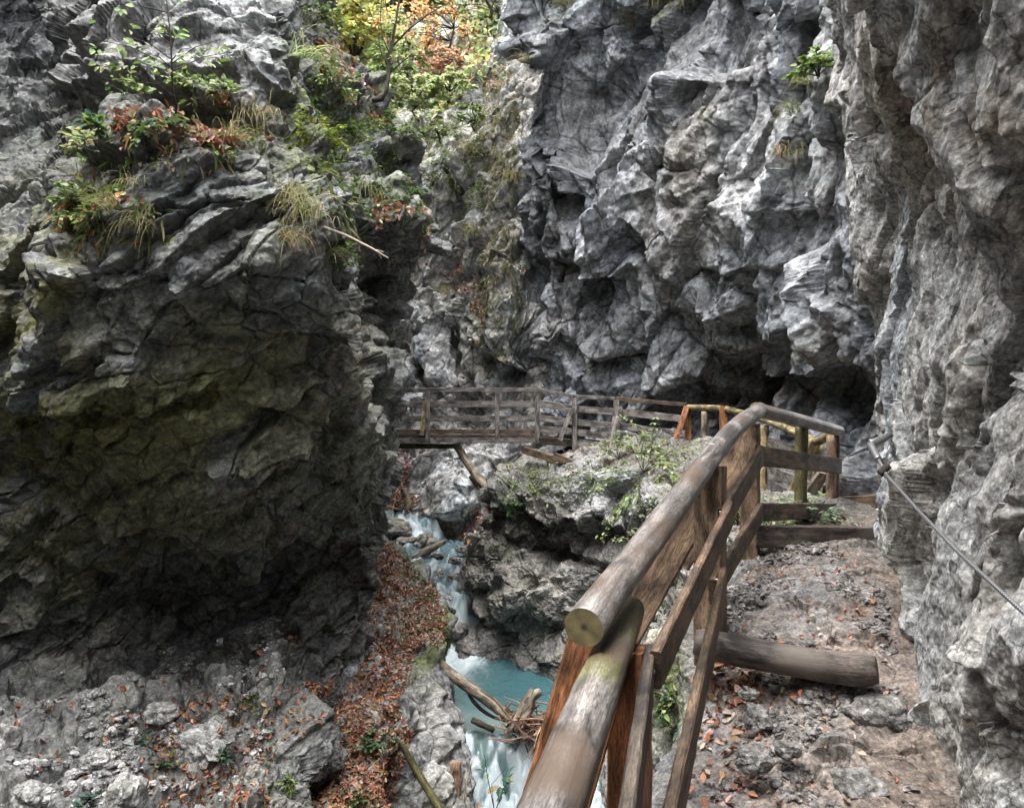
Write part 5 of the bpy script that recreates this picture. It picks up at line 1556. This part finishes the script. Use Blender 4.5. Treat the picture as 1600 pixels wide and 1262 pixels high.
CL, CB, CF = ['cliff_left'], ['cliff_back'], ['cliff_far']
for a in (
    (398, 185, .42, 60, STRAW, 'long drooping grass tuft at the right end of the upper left ledge', CL, 1.5),
    (365, 215, .34, 40, STRAW, 'thin grass tuft hanging left of the long drooping tuft on the upper ledge', CL, 1.5),
    (338, 165, .22, 40, STRAW + GREEN[:2], 'short green grass tuft behind the leaf pile of the upper ledge', CL, .8),
    (222, 355, .38, 45, STRAW + GREEN[:1], 'grass tuft hanging from the right end of the lower grassy ledge', CL, 1.6),
    (172, 325, .3, 40, STRAW + GREEN[:2], 'upright grass tuft in the middle of the lower grassy ledge', CL, 1.0),
    (128, 275, .2, 25, STRAW, 'small dry grass tuft on the edge between the two left ledges', CL, 1.2),
    (212, 290, .26, 24, STRAW, 'straw coloured grass tuft hanging over the dark hollow of the left cliff', CL, 1.5),
    (488, 335, .5, 80, STRAW + GREEN[:2], 'thick yellow green grass tuft above the bare dead branch', CL, 1.5),
    (448, 372, .36, 50, STRAW + ORANGE[:1] + GREEN[:1], 'rust tipped grass tuft left of the thick tuft by the dead branch', CL, 1.5),
    (460, 310, .3, 40, STRAW + GREEN[:1], 'sparse grass tuft on the rib above the rust tipped tuft', CL, 1.3),
    (470, 95, .5, 50, LIME[:2] + GREEN[:1], 'bright green grass tuft at the top of the mossy buttress', CL, 1.4),
    (580, 300, .5, 50, STRAW[1:3] + GREEN, 'mossy grass tuft hanging on the face of the mossy buttress', CL, 1.6),
    (515, 400, .3, 40, GREEN + STRAW[:1], 'small hanging grass tuft on the knob right of the thick tuft', CL, 1.4),
    (695, 455, .7, 45, STRAW, 'grass tuft on the dark block of the far rock', CF, 1.3),
    (737, 365, .8, 60, STRAW + GREEN[:1], 'grass tuft hanging beside the ridge of the far rock', CF, 1.5),
    (728, 240, .8, 50, STRAW, 'dry bushy grass tuft high on the far rock', CF, 1.2),
    (800, 285, .8, 60, STRAW + GREEN[:1], 'dense dry grass tuft near the back cliff on the ridge', CF, 1.4),
    (1032, 5, .75, 90, STRAW + LIME[:1], 'large golden grass tuft overhanging the top of the back cliff', CB, 1.4),
    (1072, 12, .55, 45, STRAW, 'straw coloured grass tuft right of the large golden tuft', CB, 1.5),
    (990, 25, .4, 30, STRAW, 'little dry grass tuft left of the large golden tuft', CB, 1.3),
    (880, 10, .6, 50, STRAW + GREEN[:2], 'green grass tuft on top of the dark rib of the back cliff', CB, 1.2),
    (822, 100, .5, 35, STRAW, 'wispy dry grass tuft on the left edge of the back cliff', CB, 1.4),
    (1240, 180, .5, 45, GREEN + STRAW, 'grass tuft hanging beside the slab under the bright shrub', CB, 1.7),
    (1232, 245, .5, 40, STRAW + ORANGE[:1] + PALEG[:1], 'long pale grass tuft trailing down the edge of the slab', CB, 1.9),
    (1262, 130, .35, 30, GREEN + STRAW[:1], 'grass tuft growing under the bright shrub on the back cliff', CB, 1.2),
):
    d = hit(a[0], a[1], a[6])[0][1]
    grass_tuft(a[0], a[1], a[2], a[3], a[4], a[5], a[6], a[7], w=.0009 * d + .001)


def spray(c, axis, n, length, lsz, cols, flat=.25, droop=.2):
    """a leafy twig: leaves to both sides along a line"""
    axis = unit(axis)
    s = rng.uniform(.1, 1, n)
    side = unit(np.cross(axis, (0, 0, 1)) + 1e-4)
    sg = np.where(rng.random(n) < .5, 1, -1)[:, None]
    C = c + axis * (s * length)[:, None] + rng.normal(0, .02 * length + .004, (n, 3)) + np.array([0, 0, -1.]) * (droop * length * s ** 2)[:, None]
    D = side * sg * rng.uniform(.5, 1.1, (n, 1)) + axis * .7 + rng.normal(0, .25, (n, 3)) + np.array([0, 0, -.15])
    N_ = np.array([0, 0, 1.]) + rng.normal(0, flat, (n, 3))
    L = lsz * rng.uniform(.6, 1.25, n)
    return C, D, N_, L, pick(cols, n, .2)


def shrub(name, p, size, nb, nl, lsz, cols, label, cat, lean=(0, 0, 1), group=None, wd=.55, up=.6, stem_r=.008, part='leaves'):
    p = np.asarray(p, float)
    root = empty(name, p, label, cat, group)
    segs, acc = [], []
    for k in range(nb):
        d = unit(np.asarray(lean) * up + rng.normal(0, .55, 3) * np.array([1, .8, .6]))
        L = size * rng.uniform(.5, 1.0)
        mid = p + d * L * .55 + rng.normal(0, .05, 3) * size
        d2 = unit(d + rng.normal(0, .45, 3) + np.array([0, 0, -.25]))
        end = mid + d2 * L * .5
        segs.append(([p + rng.normal(0, .01, 3), p + d * L * .3, mid, end], stem_r, stem_r * .3))
        acc.append(spray(mid - d2 * L * .2, d2, nl, L * .75, lsz, cols))
        if nb < 14:
            d3 = unit(d2 + rng.normal(0, .8, 3) * np.array([1, 1, .3]))
            segs.append(([p + d * L * .4, mid * .5 + (p + d * L * .4 + d3 * L * .3) * .5, p + d * L * .4 + d3 * L * .5], stem_r * .6, stem_r * .2))
            acc.append(spray(p + d * L * .4, d3, nl // 2, L * .55, lsz, cols))
    C, D, N_, L, cc = [np.concatenate(z) for z in zip(*acc)]
    twigs('stem', segs, root)
    link_leaves(part, leaf_geo(C, D, N_, L, L * wd, cc, .12, .15), root)
    return root


# broad-leaved sapling on the upper left ledge: thin trunk, flat tiers of pale leaves
sb = hit(277, 190, CL)[0]
sd = sb[1]
rt = empty('sapling', sb, 'slender sapling with pale broad leaves rising from the upper ledge of the left cliff', 'sapling')


def sp(px, py, dd=0):
    return P(px, py, sd + dd)


segs = [([sb, sp(276, 165, -.1), sp(270, 140, -.15), sp(268, 100, -.2), sp(267, 60, -.2), sp(262, 20, -.2), sp(258, -30, -.2)], .010, .004)]
acc = []
for (x0, y0, x1, y1, dd, nl) in ((270, 128, 255, 95, -.1, 3), (258, 100, 150, 62, .0, 10), (262, 112, 155, 92, -.3, 12), (266, 92, 200, 58, -.1, 9), (268, 100, 345, 62, -.3, 12), (270, 112, 362, 82, .1, 8), (268, 70, 190, 28, .2, 5),
                                (266, 60, 250, 30, 0, 8), (267, 80, 282, 38, -.2, 10), (274, 140, 330, 120, -.3, 10), (272, 150, 215, 128, -.3, 8), (262, 20, 155, 8, .2, 5), (258, 0, 290, -10, 0, 4), (266, 50, 240, 45, -.3, 8), (268, 95, 300, 75, -.5, 8), (266, 105, 225, 85, -.5, 9)):
    a = sp(x0, y0, -.18); b = sp(x1, y1, dd - .18)
    segs.append(([a, (a + b) / 2 + np.array([0, 0, .04]), b], .005, .0015))
    acc.append(spray(a + (b - a) * .35, b - a, nl, np.linalg.norm(b - a) * .7, .068, PALEG + GREEN[:2]))
C, D, N_, L, cc = [np.concatenate(z) for z in zip(*acc)]
twigs('trunk', segs, rt)
link_leaves('leaves', leaf_geo(C, D, N_, L, L * .6, cc, .12, .2), rt)

# herbs and shrubs, one by one
GP = 'small plants on the rocks'
for a in (
    (128, 232, .28, 6, 12, .06, LIME + STRAW[:1], 'yellowish leafy plant at the left end of the upper ledge', CL),
    (160, 215, .25, 6, 12, .075, GREEN + BLUEG, 'dark green leafy plant under the sapling leaf pile, left side', CL),
    (240, 215, .28, 6, 12, .08, GREEN + BLUEG, 'dark green plant hanging below the brown leaves of the upper ledge', CL),
    (300, 150, .36, 8, 14, .06, GREEN + LIME[:1], 'bushy green plant beside the sapling trunk', CL),
    (200, 145, .3, 6, 12, .055, GREEN + STRAW[:1], 'small plant in the hollow left of the sapling', CL),
    (355, 155, .25, 6, 12, .06, GREEN + PALEG, 'leafy plant at the right of the sapling against the pale slab', CL),
    (108, 330, .3, 8, 14, .065, GREEN + PALEG[:2], 'leafy plant at the left end of the lower grassy ledge', CL),
    (145, 345, .25, 6, 14, .06, GREEN + LIME[:1] + RUST[:1], 'small mixed plant hanging from the lower grassy ledge', CL),
    (495, 40, .5, 8, 20, .07, LIME + GREEN, 'bright green plant at the crest of the mossy buttress', CL),
    (525, 140, .5, 9, 20, .07, LIME + GREEN, 'fresh green plant on the slope of the mossy buttress', CL),
    (505, 235, .45, 9, 20, .055, [(.13, .16, .02), (.2, .22, .03), (.08, .11, .02)], 'yellow green moss cushion plant low on the mossy buttress', CL),
    (555, 215, .4, 8, 18, .06, GREEN, 'dark leafed plant in the middle of the mossy buttress', CL),
    (600, 200, .5, 9, 20, .06, GREEN + LIME[:1], 'leafy plant on the right edge of the mossy buttress', CL),
    (628, 225, .45, 9, 18, .065, GREEN + PALEG[:1], 'light plant overhanging the gap from the mossy buttress', CL),
    (640, 315, .4, 8, 18, .06, GREEN + DKGREEN, 'dark plant above the leafy nose of the mossy buttress', CL),
    (560, 330, .4, 8, 18, .06, DKGREEN + GREEN, 'dark ivy plant left of the leafy nose', CL),
    (530, 410, .3, 7, 16, .05, GREEN + DKGREEN, 'small fern like plant on the knob below the dead branch', CL),
    (578, 1153, .2, 6, 9, .075, [(.12, .22, .1), (.17, .27, .14)], 'bright green seedling in the middle of the rusty leaves', ['bank']),
    (608, 1156, .18, 5, 9, .06, [(.14, .22, .12), (.2, .27, .17)], 'pale green seedling at the right edge of the rusty leaves', ['bank']),
    (520, 1142, .17, 5, 9, .06, [(.1, .18, .1), (.15, .23, .14)], 'green seedling beside the grey rock left of the rusty leaves', ['bank']),
    (440, 1225, .24, 7, 16, .045, LIME[:2] + GREEN, 'low yellow green plant at the lower left corner of the rusty leaves', ['cliff_left', 'bank']),
    (560, 1255, .2, 7, 14, .04, GREEN + LIME[:1], 'low mossy plant at the bottom edge of the rusty leaves', ['bank']),
    (222, 1160, .15, 4, 6, .1, BLUEG, 'blue green broad leaf plant on the rubble ledge', CL),
    (345, 1183, .14, 5, 7, .06, BLUEG + PALEG[:1], 'pale blue green plant between rubble ledge rocks', CL),
    (270, 1185, .14, 5, 7, .05, GREEN + BLUEG, 'small green plant among the leaves of the rubble ledge', CL),
    (135, 1255, .13, 4, 7, .07, BLUEG, 'blue green plant at the lower edge of the rubble ledge', CL),
    (400, 1095, .16, 5, 9, .05, GREEN, 'small green plant on the rock step of the rubble ledge', CL),
    (880, 1030, .3, 8, 16, .06, PALEG, 'pale fern fronds hanging at the pool edge beside the log end', ['ground']),
    (815, 765, .45, 8, 22, .055, PALEG + GREEN, 'light green plant on the top left of the rock buttress', ['ground']),
    (845, 745, .4, 8, 20, .055, PALEG[:2] + STRAW[:2], 'dry looking plant in the middle of the rock buttress top', ['ground']),
    (805, 795, .3, 6, 14, .07, [(.1, .2, .06), (.16, .26, .09)], 'bright fern low on the left of the rock buttress', ['ground']),
    (1262, 812, .32, 9, 16, .055, [(.25, .33, .22), (.34, .42, .3), (.18, .27, .15)], 'whitish green plant behind the lower board near the end post', ['ground']),
    (1150, 815, .3, 8, 16, .045, GREEN + LIME[:1], 'green plant seen between the boards of the near railing', ['ground']),
    (1205, 822, .25, 8, 16, .04, LIME + GREEN, 'low bright plant under the lower board at the railing corner', ['ground']),
    (1055, 1110, .2, 7, 14, .04, GREEN + DKGREEN + LIME[:1], 'dark mossy plant below the near side boards', ['ground']),
    (1050, 1140, .15, 5, 8, .055, BLUEG + PALEG[:1], 'pale seedling beneath the near side boards', ['ground']),
):
    h = hit(a[0], a[1], a[8])
    shrub('plant', h[0], a[2], a[3], a[4], a[5], a[6], a[7], 'plant', unit(h[1] * .6 + np.array([0, -.2, .7])), GP, stem_r=.003)

h = hit(1275, 118, CB)
shrub('shrub', h[0] + h[1] * .05, .5, 11, 26, .075, [(.18, .26, .08), (.25, .32, .12), (.13, .2, .07)], 'bright green shrub clinging to the back cliff near the overhang', 'shrub', unit(h[1] * .7 + np.array([0, 0, .6])))
shrub('shrub', hit(1000, 735, ['ground'])[0], 1.1, 13, 44, .085, PALEG + LIME[:2], 'pale green shrub on the rock buttress in front of the board railing', 'shrub', (0, -.25, .8), stem_r=.006)
shrub('shrub', hit(965, 712, ['ground'])[0], .5, 9, 22, .07, PALEG, 'small pale shrub left of the big pale green one', 'shrub', (-.2, -.25, .8), stem_r=.005)
shrub('shrub', hit(1020, 850, ['ground'])[0], .6, 9, 24, .06, PALEG + STRAW[:1], 'shrub hanging down the buttress beside the near handrail', 'shrub', (0, -.5, .2), stem_r=.005)
# tall nettle in front of the board railing
nb_ = hit(1015, 716, ['ground'])[0]
nr = empty('nettle', nb_, 'upright nettle with whorled leaves in front of the board railing', 'nettle')
d_ = nb_[1]
top = P(1024, 652, d_)
twigs('stem', [([nb_, nb_ * .5 + top * .5 + np.array([.01, 0, 0]), top], .008, .004)], nr)
acc = []
for k in range(7):
    c = nb_ + (top - nb_) * (.3 + .7 * k / 6)
    for q in range(6):
        th = q * math.pi / 3 + k * .5
        acc.append((c[None], np.array([[math.cos(th), math.sin(th), -.25]]), np.array([[0, 0, 1.]]), np.array([.16 - .012 * k]), pick(PALEG, 1, .15)))
C, D, N_, L, cc = [np.concatenate(z) for z in zip(*acc)]
link_leaves('leaves', leaf_geo(C, D, N_, L, L * .5, cc, .12, .2), nr)

# low sprig reaching into the view above the lower fall
s0 = P(775, 1330, 5.2)
rt = empty('sprig', s0, 'thin leafy sprig rising in front of the lower waterfall', 'sprig')
segs = [([s0, P(772, 1262, 5.2), P(762, 1215, 5.2), P(757, 1180, 5.2)], .005, .002), ([P(773, 1270, 5.2), P(785, 1235, 5.15), P(797, 1215, 5.1)], .004, .002), ([P(772, 1262, 5.2), P(768, 1225, 5.3), P(790, 1200, 5.3)], .003, .0015), ([s0, P(742, 1262, 5.3), P(735, 1215, 5.3)], .004, .002)]
twigs('stem', segs, rt)
acc = [spray(P(764, 1225, 5.2), (-.3, .1, .9), 3, .15, .07, BLUEG + PALEG[:1]), spray(P(783, 1242, 5.15), (.3, 0, .8), 8, .2, .085, BLUEG + PALEG[:1]), spray(P(775, 1262, 5.15), (.2, 0, .5), 6, .15, .085, BLUEG), spray(P(745, 1262, 5.3), (.4, 0, .6), 2, .16, .12, [(.3, .2, .1)])]
C, D, N_, L, cc = [np.concatenate(z) for z in zip(*acc)]
link_leaves('leaves', leaf_geo(C, D, N_, L, L * .55, cc, .12, .2), rt)


# ------------------------------------------------------------------ trees at the end of the gorge
def tree(name, base, height, crown_c, crown_r, ncl, nl, lsz, cols, label, group, trunk_r=.12, conifer=False, lean=(0, 0)):
    base = np.asarray(base, float)
    rt = empty(name, base, label, 'tree', group)
    top = base + np.array([lean[0], lean[1], height])
    k = np.linspace(0, 1, 9)[:, None]
    spine = base + (top - base) * k + np.concatenate([[[0, 0, 0]], np.cumsum(rng.normal(0, .06, (8, 3)), 0)]) * np.array([1, 1, 0])
    segs = [(spine, trunk_r, trunk_r * .2)]
    acc = []
    cc0 = np.asarray(crown_c); cr = np.asarray(crown_r)
    for _ in range(ncl):
        if conifer:
            t = rng.uniform(.12, 1)
            a = base + (top - base) * t
            th = rng.uniform(0, 6.28)
            L = cr[0] * (1.08 - t) * rng.uniform(.75, 1.1)
            ax = np.array([math.cos(th), math.sin(th), -.35])
            segs.append(([a, a + ax * L], trunk_r * .15, .01))
            acc.append(spray(a, ax, nl, L, lsz, cols, .5, .1))
        else:
            v = rng.normal(0, 1, 3); v = v / np.linalg.norm(v) * rng.uniform(.35, 1) ** .6
            c = cc0 + v * cr
            i = int(np.clip(np.argmin(np.abs(spine[:, 2] - (c[2] - cr[2] * .35))), 1, 8))
            a = spine[i]
            segs.append(([a, a * .5 + c * .5 + np.array([0, 0, .15]), c], trunk_r * .28, .008))
            ax = unit((c - a) * np.array([1, 1, .35]) + rng.normal(0, .3, 3) * np.linalg.norm(c - a))
            for q in range(3):
                ax2 = unit(ax + rng.normal(0, .7, 3) * np.array([1, 1, .25]))
                acc.append(spray(c - ax2 * .25, ax2, nl, cr.mean() * .55, lsz, cols, .35, .15))
    C, D, N_, L, cc = [np.concatenate(z) for z in zip(*acc)]
    twigs('trunk', segs, rt, sides=5)
    link_leaves('crown', leaf_geo(C, D, N_, L, L * (.28 if conifer else .6), cc, .1, .15), rt)
    return rt


undergrowth('forest_floor', ['cliff_far'], [(500, -40), (770, -40), (790, 110), (690, 190), (560, 190), (500, 120)], 3600, .25, LIME + PALEG + YELLOW[:1] + STRAW[:1], 'undergrowth of the wooded slope at the head of the gorge', -1, .5, .1, .5, .5)


GT = 'trees at the head of the gorge'
Pd = lambda px, py, d: P(px, py, d)
tree('yellow_tree', Pd(552, 190, 31), 9.5, Pd(552, 50, 31), (1.55, 1.5, 3.4), 110, 18, .26, YELLOW + LIME[:2], 'bright yellow autumn tree at the head of the gorge', GT, .12)
tree('green_tree', Pd(520, 190, 36), 11, Pd(530, -10, 36), (2.0, 1.5, 3.4), 90, 18, .28, LIME + PALEG, 'yellow green tree behind the bright yellow tree', GT, .12)
tree('spruce', Pd(600, 175, 35), 6.0, Pd(600, 80, 35), (1.5, 1.5, 3), 110, 26, .3, [(.07, .12, .1), (.11, .17, .14), (.05, .09, .07)], 'blue green spruce between the yellow and orange trees', GT, .1, True)
tree('spruce', Pd(655, 130, 40), 9.0, Pd(650, 10, 40), (1.7, 1.5, 4), 120, 26, .32, [(.06, .1, .07), (.1, .15, .1), (.04, .07, .05)], 'tall dark spruce standing behind the orange beech', GT, .12, True)
tree('beech', Pd(700, 150, 29), 4.2, Pd(668, 38, 29), (2.0, 1.2, .8), 30, 12, .17, ORANGE + RUST[:1], 'orange beech with flat tiers of leaves high in the gap', GT, .07)
tree('beech', Pd(735, 135, 27.5), 2.2, Pd(712, 92, 27.3), (1.5, .8, .5), 40, 12, .15, [(.5, .29, .18), (.56, .34, .2), (.45, .27, .19), (.5, .36, .26)], 'small rust pink beech below the orange one', GT, .05)
tree('green_tree', Pd(700, 90, 36), 6, Pd(700, -20, 36), (2.6, 1.5, 1.9), 90, 18, .28, GREEN + LIME[:2] + STRAW[:1], 'dull green tree at the top edge above the orange beech', GT, .1)
tree('green_tree', Pd(775, 60, 27), 3.5, Pd(760, 5, 27), (1.1, .8, 1.0), 26, 12, .15, STRAW + GREEN[:2], 'scrubby thin tree beside the back cliff top', GT, .05)
tree('green_bush', Pd(655, 190, 21.5), 1.3, Pd(648, 142, 21.3), (1.15, .7, .42), 46, 14, .13, [(.45, .5, .26), (.38, .45, .2), (.52, .55, .32)], 'light green bush with flat sprays over the gap', GT, .03)
tree('green_bush', Pd(700, 165, 21.8), 1.2, Pd(700, 132, 21.6), (.75, .6, .42), 28, 14, .13, [(.45, .5, .26), (.38, .45, .2), (.52, .55, .32)], 'light green bush right of the flat sprays', GT, .04)
tree('green_bush', Pd(688, 225, 21), .7, Pd(685, 200, 21), (.6, .4, .25), 12, 10, .11, LIME, 'small light green bush below the flat sprays', GT, .03)
tree('green_bush', Pd(742, 205, 21), .8, Pd(738, 180, 21), (.5, .4, .35), 12, 10, .11, LIME[:2] + GREEN[:1], 'small green bush at the top of the far ridge', GT, .03)
tree('green_tree', Pd(610, 215, 26), 3.2, Pd(612, 110, 26), (1.3, .8, 1.3), 44, 14, .15, LIME[:2] + GREEN, 'loose green tree behind the dark thin trunk', GT, .05)

# thin dark tree leaning out from the mossy buttress
b0 = hit(588, 160, CL)[0]
bd = b0[1]
rt = empty('thin_tree', b0, 'thin dark nearly bare tree curving up from the crest of the mossy buttress', 'tree')
q = lambda px, py, dd=0: P(px, py, bd + dd)
segs = [([b0, q(597, 156, -.1), q(604, 142, -.1), q(607, 120), q(608, 95), q(614, 60), q(620, 25), q(627, -20)], .036, .016), ([q(609, 85), q(598, 60), q(594, 30), q(597, -10)], .012, .006), ([q(608, 105), q(596, 85), q(590, 50), q(575, 10)], .011, .005),
        ([q(611, 75), q(640, 45), q(670, 22), q(705, 2)], .016, .006), ([q(607, 115), q(640, 88), q(700, 84)], .012, .004), ([q(617, 40), q(604, 15), q(600, -10)], .012, .006), ([q(595, 75), q(570, 55), q(545, 62)], .008, .003)]
twigs('trunk', segs, rt)
acc = [spray(q(x, y), (rng.normal(), rng.normal(), .1), 14, .5, .08, LIME + YELLOW[:1]) for x, y in ((590, 40), (575, 15), (650, 38), (690, 10), (660, 86), (600, 10), (560, 60))]
C, D, N_, L, cc = [np.concatenate(z) for z in zip(*acc)]
link_leaves('leaves', leaf_geo(C, D, N_, L, L * .6, cc, .1, .15), rt)
b1 = hit(768, 55, CF)[0]
rt = empty('bare_tree', b1, 'small bare dark tree on the slope beside the back cliff', 'tree')
q = lambda px, py: P(px, py, b1[1] - .2)
twigs('trunk', [([b1, q(767, 35), q(768, 15), q(758, -2), q(750, -20)], .08, .04), ([q(768, 15), q(775, -5)], .03, .015)], rt)
# ------------------------------------------------------------------ camera and light
cam = bpy.data.cameras.new('camera')
cam.sensor_width = 36
cam.lens = 36 * F / 1600
cam.shift_y = (HY - 631) / 1600
cam.clip_start = .05
cam.clip_end = 400
co = bpy.data.objects.new('camera', cam)
COL.objects.link(co)
co.rotation_euler = (R(90), 0, 0)
scene.camera = co

world = bpy.data.worlds.new('World')
scene.world = world
world.use_nodes = True
nt = world.node_tree
nt.nodes.clear()
wo = nt.nodes.new('ShaderNodeOutputWorld')
bg = nt.nodes.new('ShaderNodeBackground')
sky = nt.nodes.new('ShaderNodeTexSky')
sky.sky_type = 'NISHITA'
sky.sun_disc = False
SUN_EL, SUN_AZ = 74, 222
sky.sun_elevation = R(SUN_EL)
sky.sun_rotation = R(SUN_AZ)
sky.air_density = 1.0
sky.dust_density = 4.0
sky.ozone_density = 1.0
bg.inputs['Strength'].default_value = .15
hs = nt.nodes.new('ShaderNodeHueSaturation')      # an overcast sky is nearly white
hs.inputs['Saturation'].default_value = .15
nt.links.new(sky.outputs[0], hs.inputs['Color'])
nt.links.new(hs.outputs[0], bg.inputs['Color'])
nt.links.new(bg.outputs[0], wo.inputs['Surface'])

sun = bpy.data.lights.new('sun', 'SUN')
sun.energy = .7
sun.angle = R(60)
sun.color = (1, .98, .95)
so = bpy.data.objects.new('sun', sun)
COL.objects.link(so)
az = R(SUN_AZ)
dirv = Vector((math.sin(az) * math.cos(R(SUN_EL)), math.cos(az) * math.cos(R(SUN_EL)), math.sin(R(SUN_EL))))
so.rotation_euler = dirv.to_track_quat('Z', 'Y').to_euler()
so.location = (0, 0, 12)

scene.view_settings.view_transform = 'Standard'
scene.view_settings.look = 'None'
scene.view_settings.gamma = 1
scene.view_settings.use_curve_mapping = False
scene.view_settings.exposure = 2.85
scene.render.engine = 'CYCLES'
scene.cycles.max_bounces = 8
scene.cycles.diffuse_bounces = 7
scene.cycles.use_denoising = True
